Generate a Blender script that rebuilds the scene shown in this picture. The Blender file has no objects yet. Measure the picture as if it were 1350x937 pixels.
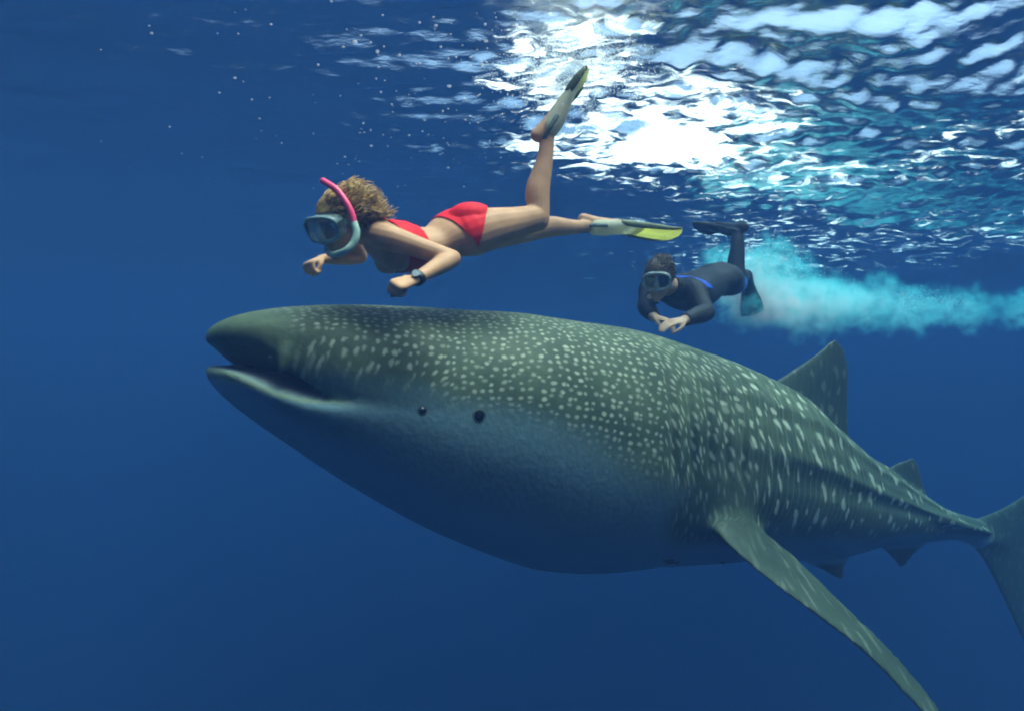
import bpy, bmesh, math, random
import numpy as np
from mathutils import Vector, Matrix
from mathutils.bvhtree import BVHTree

# ------------------------------------------------------------------ camera, sky, sun, exposure
SC = bpy.context.scene
COL = SC.collection
H = 1.47                       # depth of the camera below the mean sea level (world z = 0)
FPX = 850.0                    # focal length in photograph pixels (1350 x 937)
CX, CY = 675.0, 468.5
cam_d = bpy.data.cameras.new('camera')
cam_d.sensor_width = 36.0
cam_d.lens = 36.0 * FPX / 1350.0
cam_d.clip_start = 0.05
cam_d.clip_end = 2000.0
cam = bpy.data.objects.new('camera', cam_d)
COL.objects.link(cam)
cam.location = (0, 0, -H)
cam.rotation_euler = (math.pi / 2, 0, 0)
SC.camera = cam

SUN_EL = math.radians(71.0)
SUN_AZ = math.radians(22.0)     # direction towards the sun, measured from +X (right) towards -Y (camera side)
sun_dir = Vector((math.cos(SUN_EL) * math.cos(SUN_AZ), -math.cos(SUN_EL) * math.sin(SUN_AZ), math.sin(SUN_EL)))
W = bpy.data.worlds.new('World')
SC.world = W
W.use_nodes = True
wn = W.node_tree.nodes
wn.clear()
wo = wn.new('ShaderNodeOutputWorld')
wb = wn.new('ShaderNodeBackground')
ws = wn.new('ShaderNodeTexSky')
ws.sky_type = 'NISHITA'
ws.sun_disc = False
ws.sun_elevation = SUN_EL
ws.sun_rotation = math.atan2(sun_dir.x, sun_dir.y)
ws.air_density = 1.0
ws.dust_density = 8.0
wb.inputs['Strength'].default_value = 0.15
W.node_tree.links.new(ws.outputs[0], wb.inputs['Color'])
W.node_tree.links.new(wb.outputs[0], wo.inputs['Surface'])

sun_l = bpy.data.lights.new('sun', 'SUN')
sun_l.energy = 2.0
sun_l.angle = math.radians(32.0)   # the ruffled sea spreads the sun's disc widely
sun_l.color = (1.0, 0.95, 0.86)
sun = bpy.data.objects.new('sun', sun_l)
COL.objects.link(sun)
sun.location = (0, 0, 20)
sun.rotation_euler = sun_dir.to_track_quat('Z', 'Y').to_euler()

SC.view_settings.view_transform = 'Standard'
SC.view_settings.look = 'None'
SC.view_settings.gamma = 1.0
SC.view_settings.use_curve_mapping = False
SC.view_settings.exposure = 1.97
cy = SC.cycles
cy.use_denoising = True
cy.max_bounces = 10
cy.diffuse_bounces = 2
cy.glossy_bounces = 3
cy.transmission_bounces = 4
cy.volume_bounces = 2
cy.transparent_max_bounces = 8
cy.caustics_reflective = False
cy.caustics_refractive = False
cy.sample_clamp_indirect = 4.0
cy.filter_width = 2.0

# ------------------------------------------------------------------ small helpers
def P(px, py, d):
    """a direction through the photograph at a known distance along the view axis"""
    return Vector(((px - CX) / FPX * d, d, (CY - py) / FPX * d - H))

def Pn(px, py, d):
    return np.array(P(px, py, d))

def link(o, parent=None):
    COL.objects.link(o)
    if parent is not None:
        o.parent = parent
    return o

def tag(o, label=None, cat=None, group=None, kind=None):
    if label: o['label'] = label
    if cat: o['category'] = cat
    if group: o['group'] = group
    if kind: o['kind'] = kind
    return o

def mesh_from(name, verts, faces, smooth=True):
    me = bpy.data.meshes.new(name)
    me.from_pydata([tuple(map(float, v)) for v in verts], [], [tuple(map(int, f)) for f in faces])
    me.update()
    if smooth:
        me.polygons.foreach_set('use_smooth', [True] * len(me.polygons))
    return me

def obj(name, me, mat, parent=None):
    o = bpy.data.objects.new(name, me)
    if mat is not None:
        me.materials.append(mat)
    return link(o, parent)

def sstep(x, a, b):
    t = np.clip((np.asarray(x, float) - a) / (b - a), 0, 1)
    return t * t * (3 - 2 * t)

# ---- materials
class NT:
    def __init__(self, name):
        self.m = bpy.data.materials.new(name)
        self.m.use_nodes = True
        self.t = self.m.node_tree
        self.t.nodes.clear()
        self.out = self.t.nodes.new('ShaderNodeOutputMaterial')
    def n(self, typ, **kw):
        nd = self.t.nodes.new('ShaderNode' + typ)
        for k, v in kw.items():
            setattr(nd, k, v)
        return nd
    def l(self, a, b):
        self.t.links.new(a, b)
    def val(self, sock, v):
        if hasattr(v, 'is_output') or isinstance(v, bpy.types.NodeSocket):
            self.l(v, sock)
        else:
            sock.default_value = v
    def math(self, op, a, b=0.0, c=None, clamp=False):
        nd = self.n('Math', operation=op, use_clamp=clamp)
        self.val(nd.inputs[0], a); self.val(nd.inputs[1], b)
        if c is not None: self.val(nd.inputs[2], c)
        return nd.outputs[0]
    def mixc(self, f, a, b):
        nd = self.n('Mix', data_type='RGBA')
        self.val(nd.inputs[0], f)
        self.val(nd.inputs[6], a if not isinstance(a, tuple) else (*a, 1.0))
        self.val(nd.inputs[7], b if not isinstance(b, tuple) else (*b, 1.0))
        return nd.outputs[2]
    def step(self, x, a, b, lo=0.0, hi=1.0):
        nd = self.n('MapRange', interpolation_type='SMOOTHSTEP')
        self.val(nd.inputs[0], x)
        for i, v in enumerate((a, b, lo, hi)):
            self.val(nd.inputs[1 + i], v)
        return nd.outputs[0]
    def attr(self, name):
        return self.n('Attribute', attribute_name=name)

def surf(name, col, rough=0.6, spec=0.15, var=0.25, scale=30.0, bump=0.0, bscale=60.0, trans=0.0, sss=0.0):
    """plain painted or grown surface with a little mottling"""
    t = NT(name)
    b = t.n('BsdfPrincipled')
    tc = t.n('TexCoord')
    nz = t.n('TexNoise'); nz.inputs['Scale'].default_value = scale; nz.inputs['Detail'].default_value = 4
    t.l(tc.outputs['Object'], nz.inputs['Vector'])
    f = t.step(nz.outputs[0], 0.3, 0.7)
    lo = tuple(max(0, c * (1 - var)) for c in col); hi = tuple(min(1, c * (1 + var)) for c in col)
    t.l(t.mixc(f, lo, hi), b.inputs['Base Color'])
    b.inputs['Roughness'].default_value = rough
    b.inputs['Specular IOR Level'].default_value = spec
    b.inputs['Transmission Weight'].default_value = trans
    if sss:
        b.inputs['Subsurface Weight'].default_value = sss
        b.inputs['Subsurface Radius'].default_value = (0.02, 0.008, 0.004)
        b.inputs['Subsurface Scale'].default_value = 0.5
    if bump:
        n2 = t.n('TexNoise'); n2.inputs['Scale'].default_value = bscale
        t.l(tc.outputs['Object'], n2.inputs['Vector'])
        bp = t.n('Bump'); bp.inputs['Strength'].default_value = bump; bp.inputs['Distance'].default_value = 0.01
        t.l(n2.outputs[0], bp.inputs['Height']); t.l(bp.outputs[0], b.inputs['Normal'])
    t.l(b.outputs[0], t.out.inputs['Surface'])
    return t.m

# ------------------------------------------------------------------ the sea: surface, body of water, sea bed
def wave_field(x, y, spacing):
    """sum of short wind waves; choppier towards the right to brighten that side"""
    rng = np.random.RandomState(7)
    z = np.zeros_like(x)
    chop = 0.27 + 0.77 * sstep(x + 0.22 * (y - 3.0), -1.4, 1.1)  # wave steepness shaped for a dark left and a bright right
    swell = 0.55 + 0.45 * sstep(x, -2, 2)
    # low swell
    for lam, amp, ang in ((9.0, 0.055, 0.5), (5.5, 0.035, -0.35), (3.6, 0.030, 0.15)):
        k = 2 * math.pi / lam
        z += amp * swell * np.sin(k * (x * math.sin(ang) + y * math.cos(ang)) + rng.rand() * 6.28)
    for i in range(110):
        lam = 2.4 * (0.075 / 2.4) ** (rng.rand() ** 0.85)
        k = 2 * math.pi / lam
        ang = rng.normal(0.12, 0.42) if lam > 0.25 else rng.normal(0.2, 0.75)
        slope = 0.028 if lam > 0.7 else (0.044 if lam > 0.3 else 0.066)
        a = slope / k
        ph = rng.rand() * 6.28
        res = sstep(lam / spacing, 2.2, 4.5)
        s = np.sin(k * (x * math.sin(ang) + y * math.cos(ang)) + ph)
        z += a * chop * res * s
    return z

def build_water():
    nx, ny = 800, 760
    u = np.linspace(-1, 1, nx)
    xs = 0.8 + 7.0 * u + 190.0 * np.sign(u) * np.abs(u) ** 9
    v = np.linspace(0, 1, ny)
    ys = 1.2 * (200.0 / 1.2) ** v
    back = -np.array([200.0, 120, 70, 40, 22, 12, 7, 4, 2, 1, 0.3, -0.3, -0.8])
    ys = np.concatenate([back, ys])
    ny = len(ys)
    X, Y = np.meshgrid(xs, ys)
    SP = np.maximum(np.gradient(xs)[None, :], np.gradient(ys)[:, None])
    Z = wave_field(X, Y, SP)
    V = np.stack([X, Y, Z], -1).reshape(-1, 3)
    me = bpy.data.meshes.new('water')
    idx = np.arange(nx * ny).reshape(ny, nx)
    F = np.stack([idx[:-1, :-1], idx[:-1, 1:], idx[1:, 1:], idx[1:, :-1]], -1).reshape(-1, 4)
    me.vertices.add(len(V)); me.vertices.foreach_set('co', V.astype(np.float32).ravel())
    me.loops.add(F.size); me.loops.foreach_set('vertex_index', F.astype(np.int32).ravel())
    me.polygons.add(len(F)); me.polygons.foreach_set('loop_start', np.arange(0, F.size, 4, dtype=np.int32))
    me.polygons.foreach_set('use_smooth', np.ones(len(F), bool))
    me.update(calc_edges=True)
    t = NT('sea_surface')
    tc = t.n('TexCoord')
    nz = t.n('TexNoise'); nz.inputs['Scale'].default_value = 9.0; nz.inputs['Detail'].default_value = 7; nz.inputs['Roughness'].default_value = 0.56
    mp = t.n('Mapping'); mp.inputs['Scale'].default_value = (0.7, 1.6, 1.0)
    t.l(tc.outputs['Object'], mp.inputs['Vector']); t.l(mp.outputs[0], nz.inputs['Vector'])
    bp = t.n('Bump'); bp.inputs['Strength'].default_value = 0.38; bp.inputs['Distance'].default_value = 0.03
    t.l(nz.outputs[0], bp.inputs['Height'])
    fr = t.n('Fresnel'); fr.inputs['IOR'].default_value = 1.33
    t.l(bp.outputs[0], fr.inputs['Normal'])
    tr = t.n('BsdfTransparent')
    gl = t.n('BsdfGlossy'); gl.inputs['Roughness'].default_value = 0.06
    gl.inputs['Color'].default_value = (1, 1, 1, 1)
    t.l(bp.outputs[0], gl.inputs['Normal'])
    mx = t.n('MixShader')
    rf = t.n('BsdfRefraction'); rf.inputs['IOR'].default_value = 1.33; rf.inputs['Roughness'].default_value = 0.08
    t.l(bp.outputs[0], rf.inputs['Normal'])
    mt = t.n('MixShader'); mt.inputs[0].default_value = 0.4
    t.l(tr.outputs[0], mt.inputs[1]); t.l(rf.outputs[0], mt.inputs[2])
    t.l(fr.outputs[0], mx.inputs[0]); t.l(mt.outputs[0], mx.inputs[1]); t.l(gl.outputs[0], mx.inputs[2])
    # white lace: sea foam round the raised foot, elsewhere painted in for sun glare
    sep = t.n('SeparateXYZ'); t.l(tc.outputs['Object'], sep.inputs[0])
    foam = None
    for (cx, cyy, rx, ry, amt) in FOAM_GLARE:
        dx = t.math('DIVIDE', t.math('SUBTRACT', sep.outputs[0], cx), rx)
        dy = t.math('DIVIDE', t.math('SUBTRACT', sep.outputs[1], cyy), ry)
        r2 = t.math('ADD', t.math('MULTIPLY', dx, dx), t.math('MULTIPLY', dy, dy))
        g = t.step(r2, 1.0, 0.0, 0.0, amt)
        foam = g if foam is None else t.math('MAXIMUM', foam, g)
    n3 = t.n('TexNoise'); n3.inputs['Scale'].default_value = 5.5; n3.inputs['Detail'].default_value = 9
    n3.inputs['Roughness'].default_value = 0.68; n3.inputs['Distortion'].default_value = 0.6
    t.l(mp.outputs[0], n3.inputs['Vector'])
    fm = t.step(t.math('ADD', n3.outputs[0], t.math('MULTIPLY', foam, 0.45)), 0.70, 0.84)
    df = t.n('BsdfTranslucent'); df.inputs[0].default_value = (0.92, 0.94, 0.92, 1)
    d2 = t.n('BsdfDiffuse'); d2.inputs[0].default_value = (0.85, 0.88, 0.88, 1)
    m3 = t.n('MixShader'); m3.inputs[0].default_value = 0.3
    t.l(df.outputs[0], m3.inputs[1]); t.l(d2.outputs[0], m3.inputs[2])
    m2 = t.n('MixShader')
    t.l(t.math('MULTIPLY', fm, t.step(foam, 0.0, 0.25)), m2.inputs[0])
    t.l(mx.outputs[0], m2.inputs[1]); t.l(m3.outputs[0], m2.inputs[2])
    t.l(m2.outputs[0], t.out.inputs['Surface'])
    o = obj('water', me, t.m)
    tag(o, 'rippled underside of the bright sea surface', kind='structure')
    return o

FOAM_GLARE = [(1.05, 4.40, 0.62, 0.55, 0.95), (1.0, 4.3, 1.5, 1.3, 0.62), (0.30, 3.40, 0.6, 0.8, 0.62), (2.2, 5.2, 1.9, 1.4, 0.42), (3.6, 4.4, 2.2, 2.0, 0.34), (4.6, 9.0, 4.5, 4.5, 0.37), (2.4, 7.0, 2.2, 1.6, 0.38)]
water = build_water()

def box_mesh(name, x0, x1, y0, y1, z0, z1):
    v = [(x, y, z) for x in (x0, x1) for y in (y0, y1) for z in (z0, z1)]
    f = [(0, 1, 3, 2), (4, 6, 7, 5), (0, 4, 5, 1), (2, 3, 7, 6), (0, 2, 6, 4), (1, 5, 7, 3)]
    return mesh_from(name, v, f, False)

def build_haze():
    t = NT('sea_water')
    pv = t.n('VolumePrincipled')
    pv.inputs['Color'].default_value = (0.0150, 0.039, 0.097, 1)
    pv.inputs['Absorption Color'].default_value = (0.0, 0.20, 0.33, 1)
    pv.inputs['Density'].default_value = 0.17
    pv.inputs['Anisotropy'].default_value = 0.0
    t.l(pv.outputs[0], t.out.inputs['Volume'])
    o = obj('haze', box_mesh('haze', -170, 170, -170, 170, -41.0, 0.6), t.m)
    tag(o, 'clear blue open sea water fading everything far away', kind='stuff')
build_haze()

def build_bed():
    n = 90
    g = np.linspace(-190, 190, n)
    X, Y = np.meshgrid(g, g)
    rng = np.random.RandomState(3)
    Z = -39.0 + 0 * X
    for i in range(14):
        a = rng.rand() * 6.28; k = 6.28 / (8 + 50 * rng.rand())
        Z += 0.09 / k * 0.3 * np.sin(k * (X * math.cos(a) + Y * math.sin(a)) + rng.rand() * 6)
    Z = np.maximum(Z, -39.9)
    idx = np.arange(n * n).reshape(n, n)
    F = np.stack([idx[:-1, :-1], idx[:-1, 1:], idx[1:, 1:], idx[1:, :-1]], -1).reshape(-1, 4)
    o = obj('sea_bed', mesh_from('sea_bed', np.stack([X, Y, Z], -1).reshape(-1, 3), F),
            surf('sea_bed_sand', (0.20, 0.19, 0.15), 0.9, 0.05, 0.3, 0.3))
    tag(o, 'sandy sea bed far down in the blue', kind='structure')
build_bed()
# ------------------------------------------------------------------ lofting helpers
def catmull(pts, n):
    """smooth interpolation of the rows of pts (centripetal enough for our use); n samples per span"""
    p = np.asarray(pts, float)
    p = np.vstack([2 * p[0] - p[1], p, 2 * p[-1] - p[-2]])
    out = []
    for i in range(1, len(p) - 2):
        for j in range(n):
            t = j / n
            out.append(0.5 * (2 * p[i] + (p[i + 1] - p[i - 1]) * t + (2 * p[i - 1] - 5 * p[i] + 4 * p[i + 1] - p[i + 2]) * t * t
                              + (3 * p[i] - p[i - 1] - 3 * p[i + 1] + p[i + 2]) * t ** 3))
    out.append(p[-2])
    return np.array(out)

def grid_faces(nr, nc, off=0, wrap=True):
    f = []
    for i in range(nr - 1):
        for j in range(nc if wrap else nc - 1):
            a = off + i * nc + j; b = off + i * nc + (j + 1) % nc
            f.append((a, b, b + nc, a + nc))
    return f

def unit(v):
    v = np.asarray(v, float); return v / (np.linalg.norm(v) + 1e-12)

def limb(pts, radii, ref=(0, 0, 1), n=14, sub=5, cap=True):
    """tapered limb: points (rows), radii (side, up) per point; ref fixes which way 'up' is"""
    pts = np.asarray(pts, float)
    rad = np.array([(r, r) if np.isscalar(r) else r for r in radii], float)
    C = catmull(np.hstack([pts, rad]), sub)
    rings = []
    m = len(C)
    ref = unit(ref)
    th = np.linspace(0, 2 * np.pi, n, endpoint=False)
    def ring_at(c, T, ra, rb):
        up = ref - T * np.dot(ref, T)
        if np.linalg.norm(up) < 1e-3: up = np.array([1.0, 0, 0]) - T * T[0]
        up = unit(up); sd = np.cross(T, up)
        return c + np.cos(th)[:, None] * sd * ra + np.sin(th)[:, None] * up * rb
    Ts = [unit(C[min(i + 1, m - 1), :3] - C[max(i - 1, 0), :3]) for i in range(m)]
    if cap:
        r0 = min(C[0, 3], C[0, 4])
        for a in (75, 50, 25):
            a = math.radians(a); rings.append(ring_at(C[0, :3] - Ts[0] * r0 * math.sin(a), Ts[0], C[0, 3] * math.cos(a), C[0, 4] * math.cos(a)))
    for i in range(m):
        rings.append(ring_at(C[i, :3], Ts[i], C[i, 3], C[i, 4]))
    if cap:
        r0 = min(C[-1, 3], C[-1, 4])
        for a in (25, 50, 75):
            a = math.radians(a); rings.append(ring_at(C[-1, :3] + Ts[-1] * r0 * math.sin(a), Ts[-1], C[-1, 3] * math.cos(a), C[-1, 4] * math.cos(a)))
    V = np.array(rings).reshape(-1, 3)
    F = grid_faces(len(rings), n)
    F.append(tuple(range(n - 1, -1, -1))); F.append(tuple((len(rings) - 1) * n + k for k in range(n)))
    return V, F


# SHARKGEO BEGIN
# The shark's axis is a straight swimming line from the snout to the tail stalk (about 6.2 m), nose up.
NOSE = np.array([(271 - CX) / FPX * 2.78, 2.78, (CY - 463) / FPX * 2.78 - H])
TAIL = np.array([(1288 - CX) / FPX * 5.65, 5.65, (CY - 700) / FPX * 5.65 - H])
SLEN = float(np.linalg.norm(TAIL - NOSE))
ST = (TAIL - NOSE) / SLEN
SSIDE = np.cross(ST, np.array([0, 0, 1.0])); SSIDE /= np.linalg.norm(SSIDE)      # towards the camera
if SSIDE[1] > 0: SSIDE = -SSIDE
SUP = np.cross(SSIDE, ST);
if SUP[2] < 0: SUP = -SUP
# stations: distance from nose, top, bottom (above / below the axis), half width
STN = np.array([0.0, 0.35, 0.7, 1.05, 1.4, 1.8, 2.2, 2.6, 3.0, 3.4, 3.8, 4.2, 4.6, 5.0, 5.4, 5.8, 6.3])
TOP = np.array([0.175, 0.315, 0.405, 0.475, 0.566, 0.64, 0.687, 0.686, 0.681, 0.634, 0.505, 0.396, 0.342, 0.246, 0.16, 0.119, 0.105])
BOT = np.array([0.04, 0.264, 0.434, 0.564, 0.653, 0.737, 0.715, 0.63, 0.567, 0.518, 0.474, 0.425, 0.334, 0.257, 0.19, 0.129, 0.109])
HWD = np.array([0.40, 0.48, 0.53, 0.58, 0.65, 0.68, 0.69, 0.68, 0.65, 0.60, 0.53, 0.45, 0.37, 0.29, 0.21, 0.14, 0.09])

def pchip(x, xp, yp):
    """smooth monotone-ish cubic through the stations"""
    x = np.asarray(x, float)
    h = np.diff(xp); dl = np.diff(yp) / h
    m = np.zeros_like(yp)
    m[1:-1] = (dl[:-1] * h[1:] + dl[1:] * h[:-1]) / (h[:-1] + h[1:])
    m[0] = dl[0]; m[-1] = dl[-1]
    i = np.clip(np.searchsorted(xp, x) - 1, 0, len(xp) - 2)
    t = (x - xp[i]) / h[i]
    t = np.clip(t, 0, 1)
    return ((2 * t**3 - 3 * t**2 + 1) * yp[i] + (t**3 - 2 * t**2 + t) * h[i] * m[i]
            + (-2 * t**3 + 3 * t**2) * yp[i + 1] + (t**3 - t**2) * h[i] * m[i + 1])

NV = 144
VV = np.arange(NV) / NV * 2 * np.pi       # 0 = near side, pi/2 = top, pi = far side, 3pi/2 = belly

def ring(s):
    top, bot, hw = (float(pchip(s, STN, a)) for a in (TOP, BOT, HWD))
    c, si = np.cos(VV), np.sin(VV)
    et, eb = 0.86, 0.90
    lat = hw * np.sign(c) * np.abs(c) ** np.where(si >= 0, et, 1.0)
    z = np.where(si >= 0, top * np.abs(si) ** et, -bot * np.abs(si) ** eb)
    # long low ridges along the flanks, strongest towards the tail
    amp = 0.0095 * sstep(s, 1.6, 3.4) * (1 - 0.5 * sstep(s, 5.2, 6.3))
    rb = 1 + 0 * VV
    for a0, g in ((0.18, 1.6), (0.62, 1.0), (1.05, 0.8)):
        for a in (a0, np.pi - a0):
            rb += amp / max(hw, 0.12) * g * np.exp(-((VV - a) / 0.055) ** 2)
            rb -= amp / max(hw, 0.12) * 0.7 * g * np.exp(-((VV - (a - 0.13 * (1 if a < 1.57 else -1))) / 0.08) ** 2)
    rb += amp / max(top, 0.1) * 0.9 * np.exp(-((VV - np.pi / 2) / 0.06) ** 2)
    # tail keel
    k = sstep(s, 4.9, 5.7)
    for a in (0.05, np.pi - 0.05):
        rb += 0.42 * k * np.exp(-((VV - a) / 0.20) ** 2)
    return np.stack([np.full(NV, s), lat * rb, z * rb], -1)

MC, MW, MZ = 0.53, 0.44, 0.080        # mouth: set-back of its corners, half width
def lips():
    c, si = np.cos(VV), np.sin(VV)
    a = MC * (1 - np.abs(si) ** 0.55) + np.where(si < 0, 0.035 * np.abs(si), 0)
    lat = MW * np.sign(c) * np.abs(c) ** 0.75
    z = np.where(si >= 0, 0.042 * np.abs(si) ** 0.25 + 0.056 * np.abs(c) ** 1.6 * (1 - np.abs(c) ** 10) - MZ * np.abs(c) ** 14, -0.066 * np.abs(si) ** 0.5 + 0.01 * np.abs(c) - (MZ + 0.01) * np.abs(c) ** 5)
    return np.stack([a, lat, z], -1)

def shark_rings():
    L = lips()
    c, si = np.cos(VV), np.sin(VV)
    S1 = 0.95
    Pn_ = ring(S1)
    rings = []
    # inside of the mouth
    for k, (da, sc, dz) in enumerate(((0.24, 0.62, 0.04), (0.19, 0.74, 0.06), (0.13, 0.84, 0.10), (0.085, 0.90, 0.30), (0.05, 0.95, 0.62), (0.02, 0.982, 0.92))):
        r = L.copy()
        r[:, 0] = L[:, 0] * (1 - 0.22 * (da / 0.24)) + da + 0.06 * (da / 0.24)
        r[:, 1] *= sc; r[:, 2] = (r[:, 2] + 0.03) * dz - 0.03
        rings.append(r)
    up = np.stack([0 * c, 0 * c, np.sign(si)], -1)
    out = np.stack([0 * c, c, 0 * c], -1)
    hb = np.where(si >= 0, 0.185 * np.abs(si) ** 0.22, 0.055 * np.abs(si) ** 0.5 + 0.025)
    B0 = L
    B1 = L + up * hb[:, None] + out * np.where(si >= 0, 0.07, 0.025)[:, None]
    B1[:, 0] += np.where(si >= 0, -0.12 * np.abs(si), -0.03 * np.abs(si))
    span = (S1 - L[:, 0])
    B3 = Pn_
    d = ring(S1 + 0.02) - ring(S1 - 0.02); d = d / 0.04
    B2 = Pn_ - d * (span * np.where(si >= 0, 0.10, 0.42))[:, None]
    for t in np.linspace(0, 1, 34)[:-1] ** 1.25:
        rings.append((1 - t)**3 * B0 + 3 * (1 - t)**2 * t * B1 + 3 * (1 - t) * t * t * B2 + t**3 * B3)
    for s in np.arange(S1, 6.3, 0.04):
        rings.append(ring(s))
    last = ring(6.3)
    for k, q in ((6.36, 0.8), (6.42, 0.4)):
        r = last.copy(); r[:, 0] = k; r[:, 1:] *= q; rings.append(r)
    return np.array(rings)

def shark_world(loc):
    return NOSE + loc[..., 0:1] * ST + loc[..., 1:2] * SSIDE + loc[..., 2:3] * SUP
# SHARKGEO END

def axis_d(px):
    """distance along the view axis of the shark's middle plane at a picture column"""
    k = (px - CX) / FPX
    s = (k * NOSE[1] - NOSE[0]) / (ST[0] - k * ST[1])
    return NOSE[1] + s * ST[1]

def fin(sections, thick, n=20, sub=6, plane_d=None):
    """a fin as a stack of slim airfoil sections; each section = (leading point, trailing point)"""
    S = []
    for s in sections:
        if plane_d is not None:
            (ax, ay), (bx, by) = s
            S.append(np.concatenate([Pn(ax, ay, plane_d(ax)), Pn(bx, by, plane_d(bx))]))
        else:
            S.append(np.concatenate([Pn(*s[0]), Pn(*s[1])]))
    S = np.array(S)
    T = np.asarray(thick, float)
    R = catmull(np.hstack([S, T[:, None]]), sub)
    th = np.linspace(0, 2 * np.pi, n, endpoint=False)
    V = []
    m = len(R)
    for i in range(m):
        le, te, tk = R[i, :3], R[i, 3:6], R[i, 6]
        ch = te - le
        sp = R[min(i + 1, m - 1), :3] + R[min(i + 1, m - 1), 3:6] - R[max(i - 1, 0), :3] - R[max(i - 1, 0), 3:6]
        nn = np.cross(ch, sp); nn /= np.linalg.norm(nn) + 1e-9
        c = 0.5 - 0.5 * np.cos(th)
        prof = np.sin(th) * (1 - 0.55 * c)
        V.append(le + c[:, None] * ch + (prof * tk)[:, None] * nn)
    V = np.array(V).reshape(-1, 3)
    F = grid_faces(m, n)
    F.append(tuple(range(n - 1, -1, -1)))
    F.append(tuple((m - 1) * n + k for k in range(n)))
    return V, F

def voxel(name, pieces, size, smooth=4, fac=0.5):
    """weld overlapping closed pieces into one continuous skin"""
    vs, fs, o = [], [], 0
    for V, F in pieces:
        vs.append(np.asarray(V, float)); fs += [tuple(i + o for i in f) for f in F]; o += len(V)
    me = mesh_from(name + '_raw', np.vstack(vs), fs)
    bm = bmesh.new(); bm.from_mesh(me)
    bm.to_mesh(me); bm.free()
    tmp = bpy.data.objects.new(name + '_raw', me); COL.objects.link(tmp)
    r = tmp.modifiers.new('r', 'REMESH'); r.mode = 'VOXEL'; r.voxel_size = size; r.use_smooth_shade = True
    if smooth:
        s = tmp.modifiers.new('s', 'SMOOTH'); s.factor = fac; s.iterations = smooth
    dg = bpy.context.evaluated_depsgraph_get()
    out = bpy.data.meshes.new_from_object(tmp.evaluated_get(dg))
    out.name = name
    bpy.data.objects.remove(tmp); bpy.data.meshes.remove(me)
    out.polygons.foreach_set('use_smooth', [True] * len(out.polygons))
    return out

def outward(V, F):
    """flip a closed piece so that its faces look outwards"""
    me = mesh_from('t', V, F); bm = bmesh.new(); bm.from_mesh(me)
    bmesh.ops.recalc_face_normals(bm, faces=bm.faces)
    V2 = [v.co[:] for v in bm.verts]; F2 = [[v.index for v in f.verts] for f in bm.faces]
    bm.free(); bpy.data.meshes.remove(me)
    return np.array(V2), F2

def get_co(me):
    a = np.empty(len(me.vertices) * 3, np.float32); me.vertices.foreach_get('co', a)
    return a.reshape(-1, 3).astype(float)

def get_no(me):
    a = np.empty(len(me.vertices) * 3, np.float32); me.vertices.foreach_get('normal', a)
    return a.reshape(-1, 3).astype(float)

def set_attr(me, name, arr):
    a = me.attributes.new(name, 'FLOAT', 'POINT')
    a.data.foreach_set('value', np.asarray(arr, np.float32))

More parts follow.
